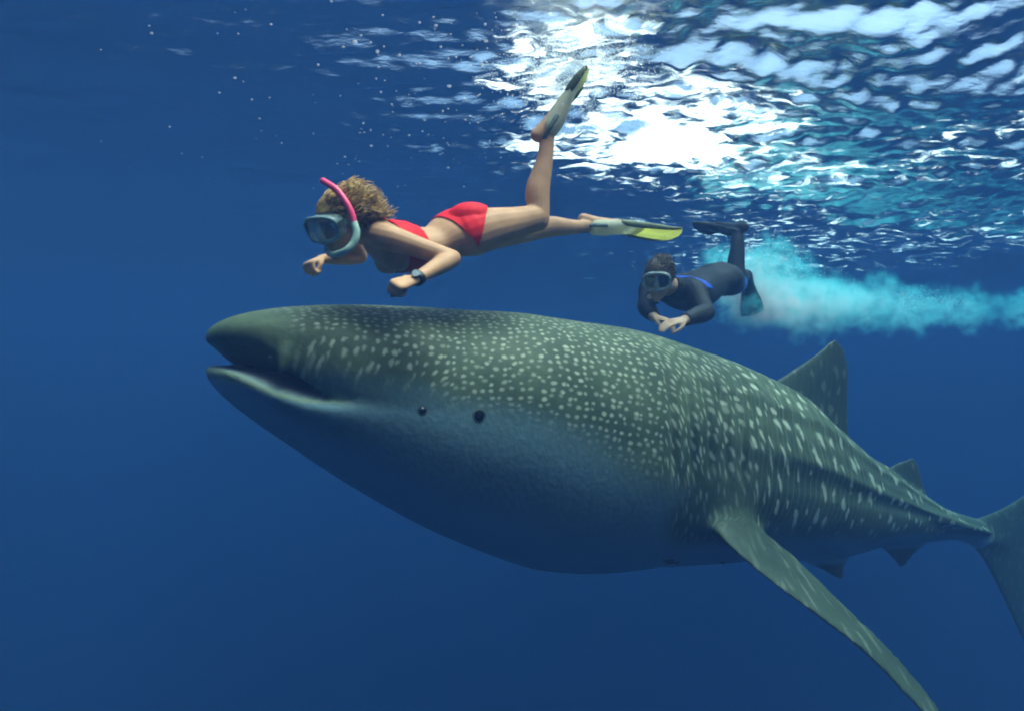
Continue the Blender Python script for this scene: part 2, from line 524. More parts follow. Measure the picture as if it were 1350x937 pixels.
def shark_material():
    t = NT('whale_shark_skin')
    U = t.attr('spot_u').outputs['Fac']; Vv = t.attr('spot_v').outputs['Fac']
    back = t.attr('back').outputs['Fac']; along = t.attr('along').outputs['Fac']
    spotty = t.attr('spotty').outputs['Fac']; mouth = t.attr('mouth').outputs['Fac']; fins = t.attr('fins').outputs['Fac']
    tc = t.n('TexCoord')
    nz = t.n('TexNoise'); nz.inputs['Scale'].default_value = 3.2; nz.inputs['Detail'].default_value = 6
    t.l(tc.outputs['Object'], nz.inputs['Vector'])
    nf = t.n('TexNoise'); nf.inputs['Scale'].default_value = 38; nf.inputs['Detail'].default_value = 5
    t.l(tc.outputs['Object'], nf.inputs['Vector'])
    nw = t.n('TexNoise'); nw.inputs['Scale'].default_value = 13; nw.inputs['Detail'].default_value = 3
    t.l(tc.outputs['Object'], nw.inputs['Vector'])
    swp = t.n('SeparateColor'); t.l(nw.outputs['Color'], swp.inputs[0])
    U2 = t.math('ADD', U, t.math('MULTIPLY', t.math('SUBTRACT', swp.outputs[0], 0.5), 0.8)); V2 = t.math('ADD', Vv, t.math('MULTIPLY', t.math('SUBTRACT', swp.outputs[1], 0.5), 0.8))
    cmb = t.n('CombineXYZ'); t.l(U2, cmb.inputs[0]); t.l(V2, cmb.inputs[1])
    vo = t.n('TexVoronoi', voronoi_dimensions='2D', feature='F1'); vo.inputs['Scale'].default_value = 1.0; vo.inputs['Randomness'].default_value = 0.62
    t.l(cmb.outputs[0], vo.inputs['Vector'])
    sc = t.n('SeparateColor'); t.l(vo.outputs['Color'], sc.inputs[0])
    rad = t.math('ADD', t.step(along, 2.3, 3.1, 0.015, -0.02), t.math('MULTIPLY', sc.outputs[0], 0.11))
    edge = t.math('ADD', rad, t.step(along, 2.3, 3.1, 0.30, 0.24))
    sp = t.step(vo.outputs['Distance'], edge, rad)
    sp = t.math('MULTIPLY', sp, t.math('ADD', 0.45, t.math('MULTIPLY', sc.outputs[1], 0.55)))
    # thin pale lines of the chequer pattern between the columns of spots
    fru = t.math('FRACT', t.math('ADD', t.math('MULTIPLY', U, 2.0), t.math('MULTIPLY', nz.outputs[0], 0.5)))
    ln = t.step(t.math('ABSOLUTE', t.math('SUBTRACT', fru, 0.5)), 0.16, 0.0)
    ln = t.math('MULTIPLY', ln, t.math('MULTIPLY', t.step(along, 1.9, 3.0), 0.20))
    sp = t.math('MULTIPLY', sp, t.step(along, 2.4, 3.0, 1.0, 2.2), clamp=True)
    pat = t.math('MULTIPLY', t.math('MULTIPLY', t.math('MAXIMUM', sp, ln), spotty), t.step(back, 0.3, 0.9))
    base = t.mixc(t.step(nz.outputs[0], 0.3, 0.7), (0.040, 0.064, 0.034), (0.080, 0.114, 0.060))
    base = t.mixc(t.math('MULTIPLY', t.step(nf.outputs[0], 0.35, 0.7), 0.35), base, (0.035, 0.045, 0.036))
    col = t.mixc(pat, base, (0.36, 0.40, 0.29))
    belly = t.mixc(t.step(nf.outputs[0], 0.3, 0.75), (0.088, 0.165, 0.185), (0.120, 0.205, 0.22))
    belly = t.mixc(t.attr('under').outputs['Fac'], belly, (0.27, 0.37, 0.39))  # paler underside: countershading that also replaces missing upwelling light
    bk = t.step(t.math('ADD', back, t.math('MULTIPLY', t.math('SUBTRACT', nz.outputs[0], 0.5), 0.35)), 0.2, 0.8)
    col = t.mixc(bk, belly, col)
    col = t.mixc(t.math('MULTIPLY', fins, 0.6), col, (0.026, 0.040, 0.028))
    col = t.mixc(t.math('MULTIPLY', t.attr('lip').outputs['Fac'], 0.8), col, (0.20, 0.27, 0.17))
    col = t.mixc(mouth, col, (0.05, 0.035, 0.04))
    b = t.n('BsdfPrincipled')
    t.l(col, b.inputs['Base Color'])
    b.inputs['Roughness'].default_value = 0.55
    b.inputs['Specular IOR Level'].default_value = 0.12
    bp = t.n('Bump'); bp.inputs['Strength'].default_value = 0.25; bp.inputs['Distance'].default_value = 0.012
    t.l(nf.outputs[0], bp.inputs['Height']); t.l(bp.outputs[0], b.inputs['Normal'])
    t.l(b.outputs[0], t.out.inputs['Surface'])
    return t.m

def build_shark():
    R = shark_rings()
    nr = len(R)
    VW = shark_world(R).reshape(-1, 3)
    F = grid_faces(nr, NV)
    F.append(tuple(range(NV - 1, -1, -1))); F.append(tuple((nr - 1) * NV + k for k in range(NV)))
    body = outward(VW, F)
    # surface coordinates of the loft: distance along the body, girth from the ridge of the back
    gx = np.zeros((nr, NV)); gg = np.zeros((nr, NV)); bk = np.zeros((nr, NV)); mo = np.zeros((nr, NV)); ub = np.zeros((nr, NV)); lp = np.zeros((nr, NV))
    for i in range(nr):
        r = R[i]
        seg = np.linalg.norm(np.diff(np.vstack([r, r[:1]]), axis=0)[:, 1:], axis=1)
        cum = np.concatenate([[0], np.cumsum(seg)[:-1]])
        q = NV // 4
        g = cum[q] - cum                                   # near side positive
        tot = seg.sum()
        g = np.where(np.arange(NV) > 3 * q, g + tot, g)
        gx[i] = r[:, 0]; gg[i] = g
        si = np.sin(VV)
        s_ = r[:, 0]
        lo = np.interp(s_, [0, 0.3, 0.7, 1.4, 2.2, 3.0, 3.8, 5, 6.3], [0.12, 0.10, 0.06, 0.02, -0.20, -0.42, -0.40, -0.35, -0.3])
        bk[i] = np.clip((np.where(np.abs(VV - np.pi) <= np.pi, si, si) - lo) / 0.55 + 0.55, 0, 1)
        if 5 < i < 13: bk[i] = np.where(si < -0.05, np.maximum(bk[i], 0.62), bk[i])
        ub[i] = sstep(-si, 0.30, 0.85)
        if 4 < i < 15: lp[i] = np.where(si < 0.02, [0.5, 1, 1, 1, 1, 1, 0.9, 0.7, 0.45, 0.2][i - 5], 0)
        if i < 6: mo[i] = np.where(si > 0, [1, 1, 1, 0.9, 0.35, 0.05][i], [1, 1, 1, 1, 0.8, 0.2][i])
    sd = axis_d
    fins = []
    # median fins lie in the shark's middle plane
    fins.append(fin([((985, 520), (1150, 640)), ((1020, 503), (1124, 592)), ((1058, 479), (1117, 545)), ((1080, 463), (1118, 506)), ((1093, 451), (1117, 480)), ((1101, 446), (1113, 461))],
                    [0.11, 0.065, 0.04, 0.028, 0.018, 0.008], plane_d=sd))
    fins.append(fin([((1090, 560), (1150, 625)), ((1104, 555), (1121, 585)), ((1113, 573), (1119, 579))], [0.03, 0.018, 0.008], plane_d=sd))
    fins.append(fin([((1155, 630), (1240, 680)), ((1178, 612), (1226, 660)), ((1196, 605), (1216, 636)), ((1204, 603), (1210, 612))], [0.06, 0.03, 0.02, 0.008], plane_d=sd))
    fins.append(fin([((1140, 690), (1240, 690)), ((1158, 716), (1226, 713)), ((1174, 733), (1208, 727)), ((1186, 747), (1194, 745))], [0.05, 0.028, 0.02, 0.008], plane_d=sd))
    fins.append(fin([((1225, 688), (1345, 725)), ((1290, 682), (1378, 716)), ((1350, 652), (1412, 680)), ((1400, 605), (1440, 634)), ((1436, 558), (1450, 572))],
                    [0.10, 0.055, 0.035, 0.025, 0.008], plane_d=sd))
    fins.append(fin([((1235, 705), (1350, 718)), ((1284, 722), (1372, 735)), ((1312, 766), (1376, 770)), ((1340, 826), (1382, 815)), ((1368, 880), (1376, 876))],
                    [0.09, 0.05, 0.034, 0.022, 0.008], plane_d=sd))
    # near pectoral fin, swept down and back
    fins.append(fin([((900, 660, 3.62), (985, 630, 3.95)), ((944, 708, 3.18), (990, 678, 3.58)), ((1000, 757, 3.06), (1046, 730, 3.46)), ((1073, 808, 2.98), (1108, 792, 3.30)),
                     ((1138, 858, 2.92), (1168, 850, 3.16)), ((1208, 930, 2.87), (1230, 922, 3.03)), ((1256, 985, 2.84), (1264, 984, 2.90))],
                    [0.10, 0.045, 0.030, 0.024, 0.019, 0.014, 0.008]))
    fins.append(limb([Pn(928, 636, 3.75), Pn(956, 676, 3.46), Pn(998, 720, 3.31), Pn(1050, 764, 3.22)], [(0.22, 0.18), (0.13, 0.08), (0.08, 0.04), (0.05, 0.02)], ref=unit(np.array([-0.35, -0.55, 0.5]))))
    # far pectoral fin held out level on the hidden side
    def loc(s, l, z): return tuple((NOSE + s * ST + l * SSIDE + z * SUP))
    def fin_loc(secs, th):
        S = []
        for a, b in secs:
            A = np.array(loc(*a)); B = np.array(loc(*b))
            S.append(((CX + A[0] / A[1] * FPX, CY - (A[2] + H) / A[1] * FPX, A[1]), (CX + B[0] / B[1] * FPX, CY - (B[2] + H) / B[1] * FPX, B[1])))
        return fin(S, th)
    fins.append(fin_loc([((2.35, -0.45, -0.25), (3.05, -0.4, -0.25)), ((2.55, -0.75, -0.25), (3.05, -0.75, -0.22)), ((2.9, -1.15, -0.2), (3.25, -1.15, -0.2)), ((3.3, -1.55, -0.15), (3.45, -1.55, -0.15))],
                        [0.10, 0.05, 0.035, 0.012]))
    # pelvic fins
    fins.append(fin([((1030, 700, axis_d(1030) - 0.30), (1125, 700, axis_d(1125) - 0.25)), ((1064, 738, axis_d(1064) - 0.36), (1118, 728, axis_d(1118) - 0.3)), ((1088, 752, axis_d(1088) - 0.42), (1114, 747, axis_d(1114) - 0.38)), ((1106, 763, axis_d(1106) - 0.45), (1112, 762, axis_d(1112) - 0.44))],
                    [0.05, 0.03, 0.02, 0.008]))
    fins.append(fin_loc([((4.05, -0.22, -0.36), (4.55, -0.2, -0.30)), ((4.2, -0.36, -0.46), (4.5, -0.34, -0.42)), ((4.42, -0.48, -0.54), (4.5, -0.48, -0.53))], [0.05, 0.025, 0.008]))
    Lw = shark_world(lips())
    for j in (7, NV // 2 - 7):
        b0 = Lw[j]; ob = SSIDE * (0.012 if j < 10 else -0.012)
        fins.append(limb([b0 + SUP * 0.085 + ob * 0.2, b0 + SUP * 0.045 + ob * 1.3, b0 + SUP * 0.0 + ob * 1.5, b0 - SUP * 0.03 + ob], [(0.030, 0.022), (0.028, 0.022), (0.021, 0.018), (0.012, 0.012)], ref=SSIDE))
    fins = [outward(*f) for f in fins]
    me = voxel('whale_shark', [body] + fins, 0.0130, 3, 0.4)
    # let the pectoral fin grow softly out of the flank
    co = get_co(me)
    ed = np.empty(len(me.edges) * 2, np.int32); me.edges.foreach_get('vertices', ed); ed = ed.reshape(-1, 2)
    deg = np.bincount(ed.ravel(), minlength=len(co)).astype(float)[:, None]
    wgt = np.exp(-(np.linalg.norm(co - Pn(965, 692, 3.30), axis=1) / 0.30) ** 2)[:, None]
    for _ in range(140):
        acc = np.zeros_like(co)
        for k in range(3):
            acc[:, k] = np.bincount(ed[:, 0], co[ed[:, 1], k], len(co)) + np.bincount(ed[:, 1], co[ed[:, 0], k], len(co))
        co += 0.6 * wgt * (acc / deg - co)
    me.vertices.foreach_set('co', co.astype(np.float32).ravel()); me.update()
    co = get_co(me); no = get_no(me)
    # carry the surface coordinates over to the welded skin
    bvh = BVHTree.FromPolygons([Vector(v) for v in VW], F, all_triangles=False)
    n = len(co)
    L = (co - NOSE)
    s_ = L @ ST; l_ = L @ SSIDE; z_ = L @ SUP
    along = np.empty(n); gir = np.empty(n); back = np.empty(n); mouth = np.zeros(n); dist = np.empty(n)
    gxf, ggf, bkf, mof, lpf = gx.ravel(), gg.ravel(), bk.ravel(), mo.ravel(), lp.ravel()
    lip = np.zeros(n); und = np.zeros(n); ubf = ub.ravel()
    for i in range(n):
        hit, nor, fi, d = bvh.find_nearest(Vector(co[i]))
        f = F[fi]
        dist[i] = d
        if len(f) != 4:
            along[i] = s_[i]; gir[i] = 0; back[i] = 0; mouth[i] = 1 if s_[i] < 2 else 0
            continue
        h = np.array(hit)
        p0, p1, p3 = VW[f[0]], VW[f[1]], VW[f[3]]
        e1 = p1 - p0; e2 = p3 - p0
        u = float(np.clip(np.dot(h - p0, e1) / (np.dot(e1, e1) + 1e-12), 0, 1)); v = float(np.clip(np.dot(h - p0, e2) / (np.dot(e2, e2) + 1e-12), 0, 1))
        w = ((1 - u) * (1 - v), u * (1 - v), u * v, (1 - u) * v)
        a4 = [ggf[k] for k in f]
        if max(a4) - min(a4) > 1.0: a4 = [a4[0]] * 4
        along[i] = sum(w[k] * gxf[f[k]] for k in range(4)); gir[i] = sum(w[k] * a4[k] for k in range(4))
        back[i] = sum(w[k] * bkf[f[k]] for k in range(4)); mouth[i] = sum(w[k] * mof[f[k]] for k in range(4)); lip[i] = sum(w[k] * lpf[f[k]] for k in range(4)); und[i] = sum(w[k] * ubf[f[k]] for k in range(4))
    finm = sstep(dist, 0.02, 0.07)
    mouth *= 1 - finm
    # on the fins use their own plane for the pattern
    along = along * (1 - finm) + s_ * finm
    gir = gir * (1 - finm) + (gir + z_) * finm
    back = np.maximum(back, finm * 0.85)
    rp = np.linalg.norm(co - Pn(965, 695, 3.30), axis=1)
    back = np.maximum(back, (1 - sstep(rp, 0.20, 0.58)) * (1 - und) * (l_ > 0))
    wh = sstep(along, 0.72, 0.98)
    gh = np.arctan2(l_, z_ + 0.28) * np.hypot(l_, z_ + 0.28)
    gpat = gir * wh + gh * (1 - wh)
    # gill folds above the pectoral fin
    disp = np.zeros(n)
    for k in range(5):
        sg = 2.02 + 0.125 * k + 0.10 * (gir - 0.55)**2 * 2
        m = np.exp(-((along - sg) / 0.018) ** 2) * sstep(gir, 0.58, 0.72) * (1 - sstep(gir, 1.08, 1.2)) * (l_ > 0)
        r = np.exp(-((along - sg - 0.035) / 0.03) ** 2) * sstep(gir, 0.58, 0.72) * (1 - sstep(gir, 1.08, 1.2)) * (l_ > 0)
        disp += -0.020 * m + 0.008 * r
    rng = np.random.RandomState(5)
    # soft body folds behind the gills and slight unevenness
    for k in range(12):
        kk = rng.normal(0, 4.0, 3); disp += 0.0022 * np.sin(co @ kk + rng.rand() * 6.28)
    fold = np.sin(along * 2 * np.pi / 0.11 + 2.0 * gir) * sstep(along, 2.5, 2.8) * (1 - sstep(along, 3.3, 3.9)) * sstep(gir, 0.25, 0.45) * (1 - sstep(gir, 0.75, 0.95))
    disp += 0.006 * fold
    co2 = co + no * (disp * (1 - finm))[:, None]
    me.vertices.foreach_set('co', co2.astype(np.float32).ravel()); me.update()
    # pattern coordinates: spots close together on the head, drawn out into upright dashes behind the gills
    sgrid = np.linspace(0, 8, 400)
    du = np.interp(sgrid, [0, 0.8, 1.6, 2.3, 3.2, 5, 8], [0.039, 0.041, 0.044, 0.053, 0.118, 0.13, 0.12])
    Ug = np.concatenate([[0], np.cumsum(0.5 * (1 / du[1:] + 1 / du[:-1]) * np.diff(sgrid))])
    dv = np.interp(along, [0, 1.0, 2.0, 2.7, 3.4, 5, 8], [0.030, 0.032, 0.038, 0.085, 0.19, 0.16, 0.12])
    jit = np.zeros(n)
    set_attr(me, 'spot_u', np.interp(along, sgrid, Ug) + 0.25 * np.sin(gir * 7 + along * 3))
    set_attr(me, 'spot_v', gpat / dv)
    set_attr(me, 'back', back)
    set_attr(me, 'along', along)
    set_attr(me, 'mouth', mouth)
    set_attr(me, 'lip', lip)
    set_attr(me, 'under', und)
    set_attr(me, 'fins', finm)
    sp = sstep(along - 0.42 * np.abs(gpat), 0.02, 0.16) * (1 - 0.45 * finm) * (1 - 0.5 * sstep(along, 5.5, 7))
    sp = sp * (1 - 0.75 * np.exp(-(rp / 0.26) ** 2))
    set_attr(me, 'spotty', sp)
    o = obj('whale_shark', me, shark_material())
    tag(o, 'huge grey whale shark covered in pale spots with slightly open mouth', 'whale shark')
    return o, co2

shark, shark_co = build_shark()
def shark_bvh():
    me = shark.data
    return BVHTree.FromPolygons([v.co.copy() for v in me.vertices], [tuple(p.vertices) for p in me.polygons])
SB = shark_bvh()
CAMP = Vector((0, 0, -H))
def on_shark(px, py):
    d = (P(px, py, 1.0) - CAMP).normalized()
    hit, nor, i, dist = SB.ray_cast(CAMP, d)
    return hit, nor

def shark_eye(px, py, r, name, mat_ball, mat_rim):
    hit, nor = on_shark(px, py)
    if hit is None: return
    if nor.dot(CAMP - hit) < 0: nor = -nor
    q = nor.to_track_quat('Z', 'Y').to_matrix().to_4x4()
    M = Matrix.Translation(hit - nor * r * 0.35) @ q
    bm = bmesh.new()
    bmesh.ops.create_uvsphere(bm, u_segments=20, v_segments=12, radius=r, matrix=Matrix.Diagonal((1, 1, 0.75, 1)))
    me = bpy.data.meshes.new(name); bm.to_mesh(me); bm.free()
    me.polygons.foreach_set('use_smooth', [True] * len(me.polygons))
    e = obj(name, me, mat_ball, shark); e.matrix_local = M
    V, F = [], []
    n, m = 24, 8
    for i in range(n):
        a = 2 * math.pi * i / n
        for j in range(m):
            b = 2 * math.pi * j / m
            rr = r * 1.05 + r * 0.22 * math.cos(b)
            V.append((rr * math.cos(a), rr * math.sin(a), r * 0.24 + r * 0.16 * math.sin(b)))
    for i in range(n):
        for j in range(m):
            F.append((i * m + j, ((i + 1) % n) * m + j, ((i + 1) % n) * m + (j + 1) % m, i * m + (j + 1) % m))
    obj('eyelid' if name == 'eye' else 'rim', mesh_from('rim', V, F), mat_rim, e)
black_wet = surf('black_wet', (0.006, 0.006, 0.007), 0.25, 0.3, 0.2)
rim_skin = surf('shark_rim_skin', (0.05, 0.06, 0.045), 0.6, 0.1, 0.2)
shark_eye(557, 541, 0.018, 'eye', black_wet, rim_skin)
shark_eye(632, 548, 0.025, 'spiracle', surf('spiracle_shade', (0.004, 0.004, 0.004), 0.9, 0.0), rim_skin)  # near-black ball stands in for the shade inside the hole
# ------------------------------------------------------------------ people
def blob(c, axes, radii, n=16, m=10):
    """ellipsoid with given axes (rows)"""
    A = np.array([unit(a) for a in axes]); V = []
    for i in range(m + 1):
        ph = math.pi * (i + 0.02) / (m + 0.04)
        for j in range(n):
            t = 2 * math.pi * j / n
            q = np.array([math.sin(ph) * math.cos(t) * radii[0], math.sin(ph) * math.sin(t) * radii[1], math.cos(ph) * radii[2]])
            V.append(np.asarray(c) + q @ A)
    F = grid_faces(m + 1, n)
    F.append(tuple(range(n - 1, -1, -1))); F.append(tuple(m * n + k for k in range(n)))
    return np.array(V), F

def hand(wrist, D, N, thumb_side, curl, sc=1.0):
    """palm, four unequal fingers bent at the knuckles and a thumb from the side of the palm"""
    D = unit(D); N = unit(N - D * np.dot(N, D)); S = np.cross(D, N); S = S if np.dot(S, thumb_side) > 0 else -S
    w = np.asarray(wrist, float); out = []
    pal = [w - D * 0.01 * sc, w + D * 0.03 * sc, w + D * 0.065 * sc, w + D * 0.088 * sc]
    out.append(limb(pal, [(0.024 * sc, 0.019 * sc), (0.034 * sc, 0.017 * sc), (0.040 * sc, 0.015 * sc), (0.037 * sc, 0.013 * sc)], ref=N))
    def rot(a): return D * math.cos(a) + N * math.sin(a)
    for i, (off, ln) in enumerate(((0.028, 0.92), (0.0095, 1.0), (-0.0095, 0.95), (-0.0275, 0.76))):
        p = w + D * 0.084 * sc + S * off * sc
        pts = [p - D * 0.012 * sc]; pts.append(p)
        a = 0
        for k, (l, c) in enumerate(((0.044, 0.9), (0.029, 1.1), (0.022, 0.8))):
            a += c * curl * (1 + 0.05 * i)
            p = p + rot(a) * l * ln * sc; pts.append(p)
        out.append(limb(pts, [0.0095 * sc, 0.0095 * sc, 0.0088 * sc, 0.008 * sc, 0.0068 * sc], ref=S, n=8, sub=3))
    p0 = w + D * 0.022 * sc + S * 0.026 * sc
    p1 = p0 + unit(D * 0.8 + S * (0.5 - 0.3 * min(curl, 1)) + N * 0.5) * 0.040 * sc
    p2 = p1 + unit(D * 0.85 + S * (0.1 - 0.45 * curl) + N * (0.3 + 0.3 * curl)) * 0.030 * sc
    p3 = p2 + unit(D * 0.75 - S * 0.35 * curl + N * (0.3 + 0.4 * curl)) * 0.026 * sc
    out.append(limb([p0, p1, p2, p3], [0.013 * sc, 0.011 * sc, 0.0098 * sc, 0.0078 * sc], ref=N, n=8, sub=3))
    return out

def foot(ankle, D, N, sc=1.0):
    """foot pointing along D, sole facing N"""
    D = unit(D); N = unit(N - D * np.dot(N, D)); a = np.asarray(ankle, float)
    out = [limb([a - D * 0.045 * sc + N * 0.03 * sc, a + D * 0.03 * sc + N * 0.022 * sc, a + D * 0.10 * sc + N * 0.035 * sc, a + D * 0.165 * sc + N * 0.046 * sc],
                [(0.030 * sc, 0.034 * sc), (0.034 * sc, 0.038 * sc), (0.040 * sc, 0.026 * sc), (0.042 * sc, 0.015 * sc)], ref=N)]
    S = np.cross(D, N)
    for i, l in enumerate((0.036, 0.034, 0.030, 0.026, 0.022)):
        b = a + D * 0.17 * sc + N * 0.05 * sc + S * (0.030 - 0.0152 * i) * sc
        out.append(limb([b - D * 0.02 * sc, b + D * l * 0.5 * sc, b + D * l * sc], [0.010 * sc, 0.0095 * sc, 0.007 * sc], n=8, sub=2))
    return out

def head_parts(c, Fw, U, sc=1.0):
    """skull, jaw, nose, lips, ears"""
    Fw = unit(Fw); U = unit(U - Fw * np.dot(U, Fw)); R = np.cross(Fw, U)
    c = np.asarray(c, float)
    def L(r, u, f): return c + (R * r + U * u + Fw * f) * sc
    o = [blob(L(0, 0.035, -0.012), (R, Fw, U), (0.072 * sc, 0.092 * sc, 0.088 * sc)),
         blob(L(0, -0.035, 0.022), (R, Fw, U), (0.058 * sc, 0.068 * sc, 0.082 * sc)),
         limb([L(0, -0.06, 0.030), L(0, -0.085, 0.055), L(0, -0.105, 0.070)], [(0.05 * sc, 0.045 * sc), (0.038 * sc, 0.034 * sc), (0.022 * sc, 0.02 * sc)], ref=Fw),
         limb([L(0, 0.018, 0.080), L(0, -0.010, 0.096), L(0, -0.026, 0.106)], [0.010 * sc, 0.0125 * sc, 0.013 * sc], n=8, sub=3),
         limb([L(-0.022, -0.066, 0.080), L(0, -0.064, 0.092), L(0.022, -0.066, 0.080)], [0.006 * sc, 0.008 * sc, 0.006 * sc], n=8, sub=3),
         limb([L(-0.020, -0.077, 0.079), L(0, -0.077, 0.089), L(0.020, -0.077, 0.079)], [0.006 * sc, 0.008 * sc, 0.006 * sc], n=8, sub=3),
         limb([L(-0.045, 0.030, 0.068), L(0, 0.034, 0.083), L(0.045, 0.030, 0.068)], [0.010 * sc, 0.012 * sc, 0.010 * sc], n=8, sub=3)]
    for s in (-1, 1):
        o.append(limb([L(0.070 * s, 0.022, -0.010), L(0.080 * s, 0.008, -0.018), L(0.073 * s, -0.022, -0.006)], [(0.010 * sc, 0.014 * sc), (0.012 * sc, 0.020 * sc), (0.008 * sc, 0.010 * sc)], ref=Fw, n=8, sub=3))
    return o, L, (R, U, Fw)

def biggest_island(bm, near=None):
    seen = set(); best = None
    bm.verts.ensure_lookup_table()
    for v in bm.verts:
        if v.index in seen: continue
        st = [v]; isl = []; seen.add(v.index)
        while st:
            w = st.pop(); isl.append(w)
            for e in w.link_edges:
                q = e.other_vert(w)
                if q.index not in seen:
                    seen.add(q.index); st.append(q)
        if near is not None:
            score = -min((w.co - near).length for w in isl) if len(isl) > 40 else -9
        else:
            score = len(isl)
        if best is None or score > best[0]: best = (score, isl)
    keep = set(w.index for w in best[1])
    bmesh.ops.delete(bm, geom=[v for v in bm.verts if v.index not in keep], context='VERTS')

def garment(name, body_me, planes, off, mat, parent, near=None, thick=0.003):
    """cloth lying on the body: the body's skin cut clean by planes and lifted off it"""
    bm = bmesh.new(); bm.from_mesh(body_me)
    for p, n in planes:      # keeps the side the normal points to
        bmesh.ops.bisect_plane(bm, geom=bm.verts[:] + bm.edges[:] + bm.faces[:], plane_co=Vector(p), plane_no=Vector(n), clear_inner=True)
    bm.verts.index_update()
    biggest_island(bm, Vector(near) if near is not None else None)
    bm.normal_update()
    nrm = [(v, v.normal.copy()) for v in bm.verts]
    for v, q in nrm: v.co += q * off
    me = bpy.data.meshes.new(name); bm.to_mesh(me); bm.free()
    me.materials.clear()
    me.polygons.foreach_set('use_smooth', [True] * len(me.polygons))
    o = obj(name, me, mat, parent)
    s = o.modifiers.new('thickness', 'SOLIDIFY'); s.thickness = thick; s.offset = 1.0
    return o

def tube_obj(name, pts, r, mat, parent, n=12, sub=6, ref=(0, 0, 1)):
    rr = r if hasattr(r, '__len__') else [r] * len(pts)
    V, F = outward(*limb(pts, rr, ref=ref, n=n, sub=sub))
    return obj(name, mesh_from(name, V, F), mat, parent)

def dive_mask(L, axes, parent, frame_mat, lens_mat, strap_mat, skirt_mat):
    """two-pane diving mask: soft skirt on the face, frame, two panes, nose pocket, strap round the head"""
    R, U, Fw = axes
    n = 40
    th = np.linspace(0, 2 * np.pi, n, endpoint=False)
    def oval(rx, ru, f, e=0.7, du=0.0, curve=0.25):
        x = rx * np.sign(np.cos(th)) * np.abs(np.cos(th)) ** e; u = ru * np.sign(np.sin(th)) * np.abs(np.sin(th)) ** e + du
        return np.array([L(a, b, f - curve * a * a / 0.07) for a, b in zip(x, u)])
    rings = [oval(0.066, 0.050, 0.050, du=0.008), oval(0.074, 0.054, 0.070, du=0.008), oval(0.078, 0.052, 0.100, du=0.008), oval(0.080, 0.050, 0.116, du=0.010),
             oval(0.070, 0.041, 0.117, du=0.010), oval(0.066, 0.042, 0.095, du=0.008), oval(0.062, 0.044, 0.060, du=0.008)]
    V = np.array(rings).reshape(-1, 3); F = grid_faces(len(rings), n)
    m = obj('dive_mask', mesh_from('dive_mask', V, F), skirt_mat, parent)
    # frame rim
    V, F = [], []
    path = oval(0.076, 0.047, 0.119, du=0.010)
    k = 8
    for i in range(n):
        T = unit(path[(i + 1) % n] - path[i - 1]); A = unit(np.cross(T, Fw)); B = np.cross(T, A)
        for j in range(k):
            b = 2 * np.pi * j / k
            V.append(path[i] + 0.0075 * (A * math.cos(b)) + 0.0065 * (B * math.sin(b)))
    for i in range(n):
        for j in range(k):
            F.append((i * k + j, ((i + 1) % n) * k + j, ((i + 1) % n) * k + (j + 1) % k, i * k + (j + 1) % k))
    obj('frame', mesh_from('frame', V, F), frame_mat, m)
    V, F = limb([L(0, 0.058, 0.117), L(0, 0.025, 0.119), L(0, -0.012, 0.122), L(0, -0.040, 0.112)], [(0.007, 0.006), (0.008, 0.007), (0.016, 0.014), (0.017, 0.012)], ref=Fw, n=10)
    obj('nose_pocket', mesh_from('nose_pocket', *outward(V, F)), skirt_mat, m)
    for s in (-1, 1):
        pts = []
        for t in np.linspace(0, 2 * np.pi, 20, endpoint=False):
            x = s * 0.037 + 0.033 * np.sign(np.cos(t)) * abs(np.cos(t)) ** 0.7; u = 0.012 + 0.036 * np.sign(np.sin(t)) * abs(np.sin(t)) ** 0.7
            if u < -0.005: x += s * 0.008 * (-u - 0.005) / 0.03
            pts.append((x, u))
        fr = [L(x, u, 0.118 - 0.25 * x * x / 0.07) for x, u in pts]; bk = [L(x, u, 0.114 - 0.25 * x * x / 0.07) for x, u in pts]
        V = fr + bk; q = len(fr)
        F = [tuple(range(q)), tuple(range(2 * q - 1, q - 1, -1))] + [(i, (i + 1) % q, q + (i + 1) % q, q + i) for i in range(q)]
        obj('pane', mesh_from('pane', *outward(V, F), smooth=False), lens_mat, m)
    # strap
    V, F = [], []
    ts = np.linspace(-0.42 * np.pi, 1.42 * np.pi, 44)
    for t in ts:
        x, f = 0.092 * math.cos(t), -0.006 - 0.108 * math.sin(t) + 0.0
        if f > 0.05: x = 0.084 * (1 if x > 0 else -1)
        for du, rr in ((0.012, 1.0), (-0.012, 1.0), (-0.012, 1.04), (0.012, 1.04)):
            V.append(L(x * rr, 0.022 + du, f * rr))
    F = grid_faces(len(ts), 4); F += [(3, 2, 1, 0), tuple((len(ts) - 1) * 4 + i for i in range(4))]
    obj('strap', mesh_from('strap', V, F, False), strap_mat, m)
    return m

def eyes(L, axes, parent, sc=1.0):
    R, U, Fw = axes
    white = surf('eye_white', (0.75, 0.74, 0.70), 0.3, 0.3, 0.05); iris = surf('eye_iris', (0.05, 0.04, 0.03), 0.25, 0.4, 0.1)
    for s in (-1, 1):
        c = L(0.031 * s, 0.014, 0.074)
        e = obj('eye', mesh_from('eye', *outward(*blob(c, (R, Fw, U), (0.0125 * sc,) * 3))), white, parent)
        obj('iris', mesh_from('iris', *outward(*blob(c + Fw * 0.0085 * sc, (R, Fw, U), (0.0062 * sc, 0.0048 * sc, 0.0062 * sc)))), iris, e)

